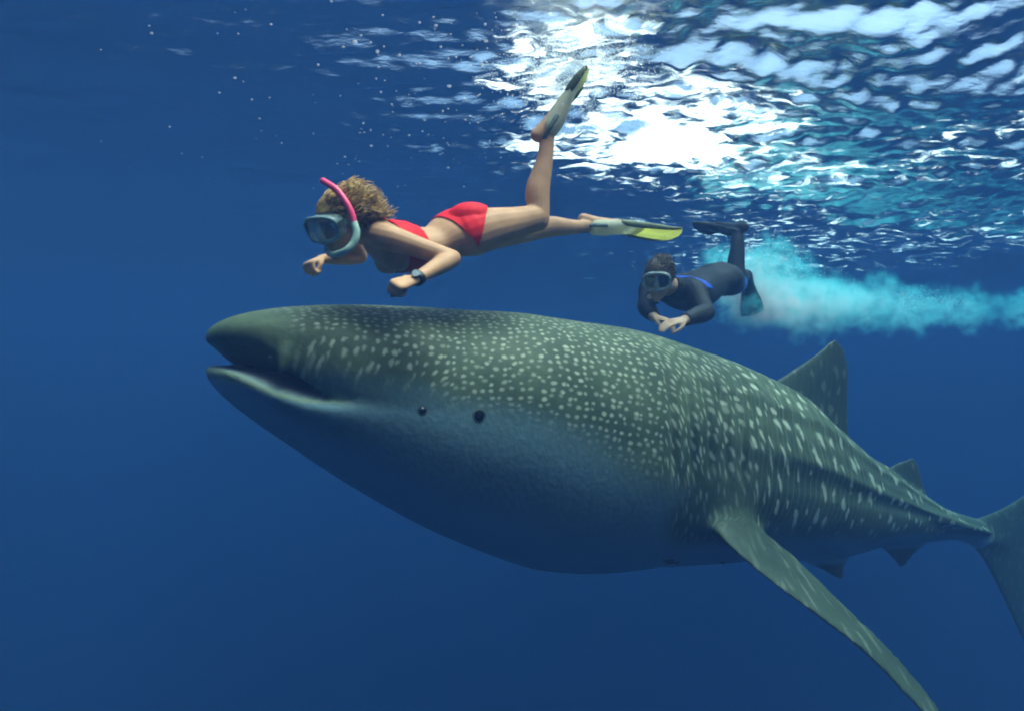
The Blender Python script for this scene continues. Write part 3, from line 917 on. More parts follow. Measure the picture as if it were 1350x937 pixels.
def swim_fin(heel, D, N, blade_len, blade_w, mats, parent, sc=1.0, bend=0.0):
    """open-heel swim fin: foot pocket, ribbed blade, side rails, heel strap; D = pointing direction, N = sole side"""
    D = unit(D); N = unit(N - D * np.dot(N, D)); S = np.cross(D, N); h = np.asarray(heel, float)
    pocket_m, blade_m, rail_m, strap_m = mats
    V, F = limb([h + D * 0.02, h + D * 0.08 + N * 0.01, h + D * 0.16 + N * 0.025, h + D * 0.25 + N * 0.035, h + D * 0.30 + N * 0.038],
                [(0.046, 0.044), (0.050, 0.046), (0.056, 0.036), (0.064, 0.020), (0.068, 0.010)], ref=N)
    f = obj('swim_fin', mesh_from('swim_fin', *outward(V, F)), pocket_m, parent)
    def bl(a, b):      # a along 0..1, b across -1..1
        w = np.interp(a, [0, 0.15, 0.55, 1.0], [0.062, 0.075, 0.5 * blade_w * 0.96, 0.5 * blade_w])
        return h + D * (0.24 + a * blade_len - 0.03 * b * b * (a > 0.9)) + N * (0.036 + bend * a * a) + S * b * w
    na, nb = 12, 7
    V = []
    for sgn in (1, -1):
        for i in range(na):
            for j in range(nb):
                a = i / (na - 1); b = -1 + 2 * j / (nb - 1)
                V.append(bl(a, b) + N * sgn * (0.0035 + 0.002 * (j % 2)))
    F = []
    o2 = na * nb
    for i in range(na - 1):
        for j in range(nb - 1):
            q = (i * nb + j, i * nb + j + 1, (i + 1) * nb + j + 1, (i + 1) * nb + j)
            F.append(q); F.append(tuple(o2 + k for k in q[::-1]))
    edge = [j for j in range(nb)] + [i * nb + nb - 1 for i in range(1, na)] + [(na - 1) * nb + j for j in range(nb - 2, -1, -1)] + [i * nb for i in range(na - 2, 0, -1)]
    for i in range(len(edge)):
        a, b = edge[i], edge[(i + 1) % len(edge)]
        F.append((a, o2 + a, o2 + b, b))
    obj('blade', mesh_from('blade', *outward(np.array(V), F), smooth=False), blade_m, f)
    for s in (-1, 1):
        tube_obj('side_rail', [bl(-0.25, s * 0.8), bl(0.0, s), bl(0.35, s), bl(0.7, s), bl(0.98, s)], [(0.008, 0.018), (0.008, 0.02), (0.007, 0.017), (0.006, 0.012), (0.005, 0.007)], rail_m, f, n=8, sub=4, ref=N)
    tube_obj('heel_strap', [h + D * 0.07 + S * 0.05, h - D * 0.01 + S * 0.042 - N * 0.01, h - D * 0.058 - N * 0.012, h - D * 0.01 - S * 0.042 - N * 0.01, h + D * 0.07 - S * 0.05], [(0.005, 0.011)] * 5, strap_m, f, n=8, sub=5, ref=N)
    return f

def hair_mesh(name, L, axes, seed, mat, parent, flow, n_lock=1300, n_guide=60, length=(0.05, 0.12), cap=(0.079, 0.099, 0.095), thick=0.0026, curl=1.0):
    """a close cap of hair and many separate curling locks drifting back in the water"""
    R, U, Fw = axes
    rng = np.random.RandomState(seed)
    pieces = []
    flow = np.asarray(flow, float)
    guides = []
    for i in range(n_guide):
        while True:
            q = unit(rng.normal(size=3))          # right, up, forward on the skull
            if q[1] > -0.55 + 1.0 * max(0, q[2]) and not (q[2] > 0.45 and q[1] < 0.38): break
        guides.append((q, rng.uniform(*length), flow + rng.normal(0, 0.13, 3), rng.uniform(0.005, 0.013) * curl, rng.rand() * 6.28, rng.uniform(0.05, 0.38)))
    for i in range(n_lock):
        g = guides[rng.randint(n_guide)]
        q = unit(g[0] + rng.normal(0, 0.15, 3))
        if q[2] > 0.5 and q[1] < 0.30: continue
        p = np.array([q[0] * cap[0] * 0.95, 0.035 + q[1] * cap[2] * 0.95, -0.012 + q[2] * cap[1] * 0.95])
        nrm = unit(R * q[0] + U * q[1] + Fw * q[2])
        ln = g[1] * rng.uniform(0.8, 1.1)
        fl = g[2] + rng.normal(0, 0.05, 3)
        along = unit(fl - nrm * np.dot(fl, nrm) * 0.85)
        side = np.cross(nrm, along)
        w = g[3]; ph = g[4] + rng.normal(0, 0.25); lift = g[5] * rng.uniform(0.8, 1.2)
        base = L(*p)
        pts = []
        for k, t in enumerate(np.linspace(0, 1, 8)):
            wob = side * w * math.sin(ph + 7.5 * t) + nrm * w * 0.8 * math.cos(ph + 7.5 * t)
            drift = unit(fl) * ln * t * t * 0.5
            pts.append(base + along * ln * t * (1 - 0.35 * t) + drift + nrm * (lift * ln * t * 0.6 + 0.002) + wob * min(1, 2.5 * t))
        r0 = thick * rng.uniform(0.6, 1.3)
        pieces.append(limb(pts, [r0, r0, r0, r0, r0 * 0.9, r0 * 0.8, r0 * 0.6, r0 * 0.3], ref=nrm, n=4, sub=2, cap=False))
    # cap under the locks
    n, m = 28, 14; V = []
    for i in range(m + 1):
        for j in range(n):
            t = 2 * math.pi * j / n
            lim = 1.95 - 0.75 * max(0, math.cos(t)) ** 0.8
            ph = lim * (i + 0.05) / m
            q = (math.sin(ph) * math.sin(t), math.cos(ph), math.sin(ph) * math.cos(t))
            V.append(L(q[0] * cap[0], 0.035 + q[1] * cap[2], -0.012 + q[2] * cap[1]))
    F = grid_faces(m + 1, n); F.append(tuple(range(n - 1, -1, -1)))
    pieces.append((np.array(V), F))
    vs, fs, o = [], [], 0
    for Vp, Fp in pieces:
        vs.append(Vp); fs += [tuple(a + o for a in f) for f in Fp]; o += len(Vp)
    me = mesh_from(name, np.vstack(vs), fs)
    bm = bmesh.new(); bm.from_mesh(me); bmesh.ops.recalc_face_normals(bm, faces=bm.faces); bm.to_mesh(me); bm.free()
    return obj(name, me, mat, parent)

def hair_material(name, lo, hi):
    t = NT(name); b = t.n('BsdfPrincipled'); tc = t.n('TexCoord')
    nz = t.n('TexNoise'); nz.inputs['Scale'].default_value = 55; nz.inputs['Detail'].default_value = 3
    t.l(tc.outputs['Object'], nz.inputs['Vector'])
    t.l(t.mixc(t.step(nz.outputs[0], 0.32, 0.68), lo, hi), b.inputs['Base Color'])
    b.inputs['Roughness'].default_value = 0.5; b.inputs['Specular IOR Level'].default_value = 0.2
    t.l(b.outputs[0], t.out.inputs['Surface'])
    return t.m

def glass_pane(name, tint):
    t = NT(name)
    tr = t.n('BsdfTransparent'); tr.inputs[0].default_value = (*tint, 1)
    gl = t.n('BsdfGlossy'); gl.inputs['Roughness'].default_value = 0.08
    mx = t.n('MixShader'); mx.inputs[0].default_value = 0.12
    t.l(tr.outputs[0], mx.inputs[1]); t.l(gl.outputs[0], mx.inputs[2]); t.l(mx.outputs[0], t.out.inputs['Surface'])
    return t.m

def clear_rubber(name, col, alpha):
    t = NT(name); tr = t.n('BsdfTransparent'); df = t.n('BsdfPrincipled'); df.inputs['Base Color'].default_value = (*col, 1); df.inputs['Roughness'].default_value = 0.35
    m = t.n('MixShader'); m.inputs[0].default_value = alpha
    t.l(tr.outputs[0], m.inputs[1]); t.l(df.outputs[0], m.inputs[2]); t.l(m.outputs[0], t.out.inputs['Surface'])
    return t.m

def fin_plastic(name, col):
    t = NT(name); b = t.n('BsdfPrincipled'); b.inputs['Base Color'].default_value = (*col, 1); b.inputs['Roughness'].default_value = 0.4; b.inputs['Specular IOR Level'].default_value = 0.2
    tl = t.n('BsdfTranslucent'); tc = t.n('TexCoord'); nz = t.n('TexNoise'); nz.inputs['Scale'].default_value = 24
    t.l(tc.outputs['Object'], nz.inputs['Vector'])
    t.l(t.mixc(nz.outputs[0], tuple(c * 0.8 for c in col), tuple(min(1, c * 1.25) for c in col)), tl.inputs[0])
    m = t.n('MixShader'); m.inputs[0].default_value = 0.6
    t.l(b.outputs[0], m.inputs[1]); t.l(tl.outputs[0], m.inputs[2]); t.l(m.outputs[0], t.out.inputs['Surface'])
    return t.m

# ---------------------------------------------------------------- the woman in the red bikini
def build_woman():
    skin = surf('tanned_skin', (0.54, 0.30, 0.16), 0.5, 0.15, 0.10, 14.0, 0.05, 220.0)
    red = surf('red_swim_cloth', (0.72, 0.012, 0.018), 0.6, 0.12, 0.06, 40.0)
    dorsal = np.array([0.10, -0.10, 0.98])
    pc = []
    # trunk: pelvis - waist - chest - neck base; prone, back up, hollow at the waist
    tr = [Pn(622, 308, 2.95), Pn(608, 307, 2.92), Pn(590, 313, 2.88), Pn(572, 322, 2.845), Pn(548, 327, 2.80), Pn(524, 325, 2.755), Pn(504, 315, 2.72), Pn(490, 304, 2.69)]
    pc.append(limb(tr, [(0.125, 0.095), (0.158, 0.108), (0.142, 0.098), (0.118, 0.080), (0.132, 0.092), (0.150, 0.105), (0.140, 0.088), (0.075, 0.06)], ref=dorsal, n=24))
    # seat
    left = unit(np.array([0.42, -0.90, 0.0]))
    hipc = Pn(616, 298, 2.94)
    for s in (1, -1):
        pc.append(blob(hipc + left * 0.075 * s + np.array([0, 0, 0.012]), (left, np.cross(dorsal, left), dorsal), (0.080, 0.115, 0.070)))
        pc.append(blob(Pn(517, 342, 2.735) + left * 0.068 * s, (left, np.cross(dorsal, left), dorsal), (0.058, 0.060, 0.055)))
    # neck and head
    hc = Pn(447, 296, 2.58)
    hp, L, ax = head_parts(hc, (-0.42, -0.80, -0.44), (-0.12, -0.35, 0.95))
    pc += hp
    pc.append(limb([Pn(500, 308, 2.71), Pn(478, 300, 2.67), Pn(455, 300, 2.62)], [(0.075, 0.065), (0.056, 0.056), (0.052, 0.054)], ref=dorsal))
    # near (left) arm: back along the flank, forearm folded forward, loose fist
    sh = Pn(509, 312, 2.585); el = Pn(596, 341, 2.62); wr = Pn(546, 369, 2.45)
    pc.append(limb([Pn(496, 306, 2.68), sh, sh + (el - sh) * 0.35 , sh + (el - sh) * 0.75, el], [(0.07, 0.066), (0.058, 0.056), (0.049, 0.046), (0.041, 0.039), (0.038, 0.036)], ref=dorsal))
    pc.append(limb([el, el + (wr - el) * 0.25, el + (wr - el) * 0.6, wr], [(0.038, 0.036), (0.042, 0.037), (0.034, 0.030), (0.026, 0.021)], ref=dorsal))
    pc += hand(wr, wr - el + np.array([-0.05, 0, 0.03]), np.array([0.1, 0.75, -0.6]), (-0.2, 0, 1.0), 1.42, 0.98)
    # far (right) arm reaching forward under the chin
    sr = Pn(458, 306, 2.90); er = Pn(474, 338, 3.06); wrr = Pn(424, 342, 2.86)
    pc.append(limb([Pn(488, 306, 2.76), sr, (sr + er) / 2, er], [(0.07, 0.062), (0.056, 0.054), (0.046, 0.044), (0.038, 0.036)], ref=dorsal))
    pc.append(limb([er, er + (wrr - er) * 0.3, er + (wrr - er) * 0.65, wrr], [(0.038, 0.036), (0.041, 0.037), (0.033, 0.030), (0.026, 0.021)], ref=dorsal))
    pc += hand(wrr, wrr - er + np.array([0, -0.04, -0.06]), np.array([0.25, 0.1, -0.95]), (0.4, -1.0, 0), 1.35, 0.98)
    # near (left) leg: thigh back, shin straight up, toes pointed
    h1 = Pn(621, 309, 2.86); k1 = Pn(709, 287, 3.03); a1 = Pn(722, 178, 3.06)
    pc.append(limb([h1, h1 + (k1 - h1) * 0.25 + np.array([0, 0, 0.004]), h1 + (k1 - h1) * 0.65, k1], [(0.098, 0.100), (0.092, 0.094), (0.072, 0.074), (0.056, 0.060)], ref=dorsal, n=18))
    sd = k1 + (a1 - k1)
    pc.append(limb([k1 + (k1 - a1) * 0.03, k1 + (a1 - k1) * 0.12 + np.array([-0.004, 0, 0]), k1 + (a1 - k1) * 0.34 + np.array([-0.016, 0, 0]), k1 + (a1 - k1) * 0.7, a1], [(0.054, 0.056), (0.052, 0.055), (0.053, 0.058), (0.036, 0.040), (0.030, 0.034)], ref=(1, 0, 0), n=16))
    f1d = Pn(768, 108, 3.12) - Pn(716, 170, 3.06)
    pc += foot(a1 + np.array([0, 0, 0.01]), f1d, np.array([-0.8, 0.05, 0.6]))
    # far (right) leg trailing straight back
    h2 = Pn(606, 310, 3.08); k2 = Pn(700, 304, 3.34); a2 = Pn(778, 298, 3.58)
    pc.append(limb([h2, h2 + (k2 - h2) * 0.25, h2 + (k2 - h2) * 0.65, k2], [(0.096, 0.098), (0.090, 0.092), (0.070, 0.072), (0.055, 0.058)], ref=dorsal, n=18))
    pc.append(limb([k2, k2 + (a2 - k2) * 0.3 + np.array([0, 0, 0.012]), k2 + (a2 - k2) * 0.7, a2], [(0.053, 0.055), (0.052, 0.056), (0.036, 0.040), (0.030, 0.034)], ref=dorsal, n=16))
    f2d = Pn(898, 319, 3.74) - Pn(780, 295, 3.58)
    pc += foot(a2, f2d, np.array([0.0, 0.15, 1.0]))
    me = voxel('person', [outward(*p) for p in pc], 0.0048, 5, 0.5)
    o = obj('person', me, skin)
    tag(o, 'person in red bikini with mask and pink snorkel swimming above the shark', 'person')
    # clothing
    fwd = unit(tr[5] - tr[1])
    w0 = Pn(590, 305, 2.88); lat = unit(np.cross(dorsal, fwd)); lat = lat if np.dot(lat, left) > 0 else -lat
    pel = Pn(606, 306, 2.92)
    garment('bikini_bottom', me, [(pel + fwd * 0.050, -fwd + dorsal * 0.75), (pel - fwd * 0.02 + lat * 0.16, fwd * 0.85 - lat * 0.35 + dorsal * 0.42), (pel - fwd * 0.02 - lat * 0.16, fwd * 0.85 + lat * 0.35 + dorsal * 0.42),
                                  (pel + lat * 0.185, -lat), (pel - lat * 0.185, lat)], 0.0035, red, o, near=pel + dorsal * 0.1)
    ch = tr[5]
    garment('bikini_top', me, [(ch + fwd * 0.020 - dorsal * 0.0, -fwd + dorsal * 0.10), (ch - fwd * 0.085, fwd - dorsal * 0.0), (ch + lat * 0.150, -lat), (ch - lat * 0.150, lat)], 0.0035, red, o, near=ch + dorsal * 0.1)
    bt = BVHTree.FromPolygons([v.co.copy() for v in me.vertices], [tuple(p.vertices) for p in me.polygons])
    for sgn in (1, -1):
        st = []
        for k in np.linspace(-0.02, 0.17, 8):
            h, nn, i, dd = bt.ray_cast(Vector(ch + fwd * k + lat * sgn * (0.05 + 0.25 * max(0, k)) + dorsal * 0.25), Vector(-dorsal))
            if h is not None: st.append(np.array(h) + dorsal * 0.003)
        if len(st) > 2: tube_obj('shoulder_strap', st, [(0.008, 0.003)] * len(st), red, o, n=8, sub=3, ref=dorsal)
    eyes(L, ax, o)
    teal = clear_rubber('mask_skirt_rubber', (0.42, 0.58, 0.54), 0.5)
    teal2 = surf('mask_frame_plastic', (0.16, 0.26, 0.25), 0.3, 0.35, 0.1)
    dive_mask(L, ax, o, teal2, glass_pane('mask_glass', (0.92, 0.97, 0.96)), surf('strap_rubber', (0.06, 0.09, 0.09), 0.5, 0.2), teal)
    hair_mesh('hair', L, ax, 11, hair_material('blond_hair', (0.16, 0.085, 0.022), (0.60, 0.38, 0.13)), o, (0.92, 0.42, 0.22), n_lock=1900, n_guide=48, length=(0.07, 0.15), curl=1.25)
    pale = surf('pale_snorkel_rubber', (0.30, 0.45, 0.38), 0.4, 0.25, 0.08)
    pink = surf('pink_snorkel_plastic', (0.80, 0.06, 0.16), 0.35, 0.25, 0.05)
    mo = L(0.0, -0.072, 0.105)
    sn = tube_obj('snorkel', [mo, L(-0.03, -0.088, 0.118), Pn(454, 332, 2.44), Pn(466, 321, 2.44), Pn(470, 307, 2.445), Pn(467, 294, 2.45)], [0.0125, 0.0125, 0.0135, 0.0145, 0.0145, 0.0135], pale, o)
    tube_obj('upper_tube', [Pn(467.6, 297, 2.449), Pn(463, 280, 2.45), Pn(455, 265, 2.455), Pn(443, 250, 2.465), Pn(426, 239, 2.48)], 0.0125, pink, sn)
    # wrist watch
    wd = unit(el - wr); wc = wr + wd * 0.018
    V, F = limb([wc - wd * 0.011, wc + wd * 0.011], [(0.0345, 0.029), (0.0350, 0.0295)], ref=dorsal, n=18, cap=False)
    blk = surf('black_watch_rubber', (0.012, 0.014, 0.016), 0.4, 0.25)
    wt = obj('wrist_watch', mesh_from('wrist_watch', *outward(V, F)), blk, o)
    V, F = limb([wc + np.array([0.0, -0.030, 0.012]), wc + np.array([0.0, -0.037, 0.015])], [0.017, 0.015], n=18, sub=2, cap=False)
    obj('watch_face', mesh_from('watch_face', *outward(V, F), smooth=False), surf('watch_face_glass', (0.25, 0.30, 0.30), 0.2, 0.4), wt)
    # fins
    yel = fin_plastic('yellow_fin_plastic', (0.85, 0.84, 0.34)); pocket = fin_plastic('pale_fin_pocket', (0.84, 0.88, 0.66))
    darkr = surf('dark_fin_rail', (0.09, 0.11, 0.05), 0.5, 0.2); stp = surf('fin_strap_rubber', (0.10, 0.15, 0.13), 0.5, 0.2)
    swim_fin(a2 + np.array([0.01, 0.0, -0.004]), f2d, np.array([0.10, 0.25, 0.95]), 0.31, 0.17, (pocket, yel, darkr, stp), o, bend=0.02)
    swim_fin(a1 + np.array([0.0, 0, 0.015]), f1d, np.array([-0.8, 0.12, 0.6]), 0.14, 0.15, (pocket, yel, darkr, stp), o, bend=0.0)
    return o
woman = build_woman()

# ---------------------------------------------------------------- the diver in the dark wetsuit
def build_diver():
    suit = surf('black_neoprene', (0.016, 0.020, 0.022), 0.6, 0.12, 0.25, 18.0)
    skin = surf('diver_skin', (0.50, 0.33, 0.22), 0.5, 0.15, 0.1, 14.0)
    blue = surf('blue_neoprene', (0.02, 0.10, 0.55), 0.55, 0.12, 0.1)
    dorsal = np.array([0.15, -0.15, 0.97])
    pc = []
    tr = [Pn(958, 368, 4.82), Pn(948, 368, 4.72), Pn(934, 373, 4.60), Pn(918, 381, 4.45), Pn(903, 386, 4.32), Pn(893, 383, 4.22)]
    pc.append(limb(tr, [(0.13, 0.10), (0.165, 0.11), (0.145, 0.098), (0.165, 0.115), (0.18, 0.115), (0.10, 0.075)], ref=dorsal, n=24))
    hc = Pn(868, 369, 4.06)
    hp, L, ax = head_parts(hc, (-0.30, -0.90, -0.28), (-0.05, -0.25, 0.96), 1.06)
    pc += hp
    pc.append(limb([Pn(896, 384, 4.22), Pn(884, 378, 4.16), Pn(874, 374, 4.10)], [(0.085, 0.075), (0.064, 0.064), (0.06, 0.06)], ref=dorsal))
    sh = Pn(916, 384, 4.14); el = Pn(931, 412, 3.96); wr = Pn(902, 422, 3.80)
    pc.append(limb([Pn(900, 383, 4.24), sh, (sh + el) / 2, el], [(0.08, 0.075), (0.068, 0.066), (0.056, 0.054), (0.046, 0.044)], ref=(1, 0, 0)))
    pc.append(limb([el, el + (wr - el) * 0.3, el + (wr - el) * 0.65, wr], [0.046, (0.050, 0.046), (0.040, 0.037), (0.031, 0.026)], ref=dorsal))
    h1 = hand(wr, Pn(872, 428, 3.72) - wr, np.array([0.0, 0.35, -0.9]), (-0.1, -1, 0.2), 0.22, 1.1)
    pc += h1
    sr = Pn(858, 380, 4.34); er = Pn(851, 404, 4.16); wrr = Pn(862, 418, 3.98)
    pc.append(limb([Pn(888, 384, 4.26), sr, (sr + er) / 2, er], [(0.08, 0.075), (0.066, 0.064), (0.055, 0.053), (0.046, 0.044)], ref=(1, 0, 0)))
    pc.append(limb([er, er + (wrr - er) * 0.3, er + (wrr - er) * 0.65, wrr], [0.046, (0.048, 0.046), (0.040, 0.037), (0.031, 0.026)], ref=dorsal))
    pc += hand(wrr, Pn(880, 423, 3.92) - wrr, np.array([-0.2, 0.3, -0.9]), (0.4, -1, 0), 0.45, 1.08)
    # left leg: thigh back, shin up; right leg trailing
    g1 = Pn(956, 371, 4.70); k1 = Pn(973, 374, 5.04); a1 = Pn(972, 305, 5.14)
    pc.append(limb([g1, (g1 + k1) / 2, k1], [(0.10, 0.10), (0.088, 0.088), (0.062, 0.064)], ref=dorsal, n=16))
    pc.append(limb([k1, k1 + (a1 - k1) * 0.3 + np.array([-0.01, 0.02, 0]), k1 + (a1 - k1) * 0.7, a1], [0.060, 0.062, 0.046, 0.036], ref=(1, 0, 0)))
    d1 = np.array([-0.50, 0.62, 0.10])
    pc += foot(a1, d1, np.array([0.35, 0.1, 0.9]), 1.05)
    g2 = Pn(950, 364, 4.86); k2 = Pn(970, 366, 5.24); a2 = Pn(984, 363, 5.62)
    pc.append(limb([g2, (g2 + k2) / 2, k2], [(0.10, 0.10), (0.088, 0.088), (0.062, 0.064)], ref=dorsal, n=16))
    pc.append(limb([k2, k2 + (a2 - k2) * 0.3, k2 + (a2 - k2) * 0.7, a2], [0.060, 0.062, 0.046, 0.036], ref=dorsal))
    d2 = np.array([0.35, 0.75, -0.45])
    pc += foot(a2, d2, np.array([0.1, -0.4, -0.8]), 1.05)
    me = voxel('person', [outward(*p) for p in pc], 0.0062, 4, 0.5)
    o = obj('person', me, skin)
    tag(o, 'person in black wetsuit with blue shoulder stripe swimming beyond the shark', 'person')
    # wetsuit: everything but head, hands; cut clean at neck and wrists
    bm = bmesh.new(); bm.from_mesh(me)
    gone = []
    nk = Pn(881, 377, 4.15); nd = unit(hc - nk)
    cuts = [(nk, nd, hc, 0.15), (wr + unit(el - wr) * 0.01, unit(wr - el), wr, 0.215), (wrr + unit(er - wrr) * 0.01, unit(wrr - er), wrr, 0.20)]
    for v in bm.verts:
        q = np.array(v.co)
        for c, d, ctr, rr in cuts:
            if np.dot(q - c, d) > 0 and np.linalg.norm(q - ctr) < rr:
                gone.append(v); break
    bmesh.ops.delete(bm, geom=gone, context='VERTS')
    bm.normal_update()
    for v, q in [(v, v.normal.copy()) for v in bm.verts]: v.co += q * 0.005
    sm = bpy.data.meshes.new('wetsuit'); bm.to_mesh(sm); bm.free()
    sm.materials.clear(); sm.polygons.foreach_set('use_smooth', [True] * len(sm.polygons))
    ws = obj('wetsuit', sm, suit, o)
    md = ws.modifiers.new('thickness', 'SOLIDIFY'); md.thickness = 0.004; md.offset = 1.0
    fwd = unit(tr[4] - tr[1]); lat = unit(np.cross(dorsal, fwd)); lat = lat if lat[1] < 0 else -lat
    c = Pn(908, 376, 4.26)
    garment('shoulder_panel', me, [(c + fwd * 0.055 + lat * 0.04, -fwd * 0.8 - lat * 0.35), (c - fwd * 0.02 + lat * 0.04, fwd * 0.8 + lat * 0.35), (c - dorsal * 0.005, dorsal), (c - lat * 0.12, lat)], 0.011, blue, ws, near=c + dorsal * 0.05)
    kc = (g1 + k1) / 2; kd = unit(k1 - g1)
    garment('knee_panel', me, [(kc - kd * 0.02, kd), (kc + kd * 0.16, -kd), (kc - lat * 0.0 + dorsal * 0.04, lat * 0.7 - dorsal * 0.6)], 0.011, blue, ws, near=kc + lat * 0.1)
    eyes(L, ax, o, 1.06)
    grey = surf('grey_mask_frame', (0.30, 0.36, 0.35), 0.35, 0.3); blk = surf('black_rubber', (0.012, 0.013, 0.014), 0.5, 0.2)
    dive_mask(L, ax, o, grey, glass_pane('diver_mask_glass', (0.75, 0.85, 0.85)), blk, surf('clear_mask_skirt', (0.28, 0.34, 0.33), 0.4, 0.25))
    hair_mesh('hair', L, ax, 23, hair_material('brown_hair', (0.035, 0.025, 0.015), (0.11, 0.075, 0.04)), o, (0.5, 0.5, 0.6), n_lock=1300, n_guide=130, length=(0.03, 0.065), curl=0.8)
    dk = surf('dark_blue_fin', (0.012, 0.025, 0.05), 0.5, 0.2)
    swim_fin(a1, d1, np.array([0.35, 0.1, 0.9]), 0.17, 0.19, (blk, dk, blk, blk), o)
    swim_fin(a2, d2, np.array([0.1, -0.4, -0.8]), 0.36, 0.2, (blk, dk, blk, blk), o)
    return o
diver = build_diver()
# ------------------------------------------------------------------ bubbles
def octa(c, r, M=None):
    d = np.array([(1, 0, 0), (0, 1, 0), (-1, 0, 0), (0, -1, 0), (0, 0, 1), (0, 0, -1)], float) * r
    return c + d
OF = [(0, 1, 4), (1, 2, 4), (2, 3, 4), (3, 0, 4), (1, 0, 5), (2, 1, 5), (3, 2, 5), (0, 3, 5)]
def ball_template():
    bm = bmesh.new(); bmesh.ops.create_icosphere(bm, subdivisions=2, radius=1.0)
    V = np.array([v.co[:] for v in bm.verts]); F = np.array([[v.index for v in f.verts] for f in bm.faces]); bm.free()
    return V, F
BV, BF = ball_template()

def bubble_mesh(name, cs, rs, mat, label, fine=False, squash=None):
    cs = np.asarray(cs, float); rs = np.asarray(rs, float)
    T = BV if fine else np.array([(1, 0, 0), (0, 1, 0), (-1, 0, 0), (0, -1, 0), (0, 0, 1), (0, 0, -1)], float)
    FF = BF if fine else np.array(OF)
    sc = np.ones((len(cs), 3)) if squash is None else squash
    V = (cs[:, None, :] + rs[:, None, None] * T[None] * sc[:, None, :]).reshape(-1, 3)
    F = (FF[None] + (np.arange(len(cs)) * len(T))[:, None, None]).reshape(-1, 3)
    me = bpy.data.meshes.new(name)
    me.vertices.add(len(V)); me.vertices.foreach_set('co', V.astype(np.float32).ravel())
    me.loops.add(F.size); me.loops.foreach_set('vertex_index', F.astype(np.int32).ravel())
    me.polygons.add(len(F)); me.polygons.foreach_set('loop_start', np.arange(0, F.size, 3, dtype=np.int32))
    me.polygons.foreach_set('use_smooth', np.ones(len(F), bool))
    me.update(calc_edges=True)
    o = obj(name, me, mat)
    tag(o, label, kind='stuff')
    return o

def bubble_material(name, alpha, col=(0.9, 0.95, 0.95)):
    t = NT(name)
    tl = t.n('BsdfTranslucent'); tl.inputs[0].default_value = (*col, 1)
    df = t.n('BsdfDiffuse'); df.inputs[0].default_value = (*col, 1)
    m = t.n('MixShader'); m.inputs[0].default_value = 0.45
    t.l(tl.outputs[0], m.inputs[1]); t.l(df.outputs[0], m.inputs[2])
    tr = t.n('BsdfTransparent'); m2 = t.n('MixShader'); m2.inputs[0].default_value = alpha
    t.l(tr.outputs[0], m2.inputs[1]); t.l(m.outputs[0], m2.inputs[2]); t.l(m2.outputs[0], t.out.inputs['Surface'])
    return t.m

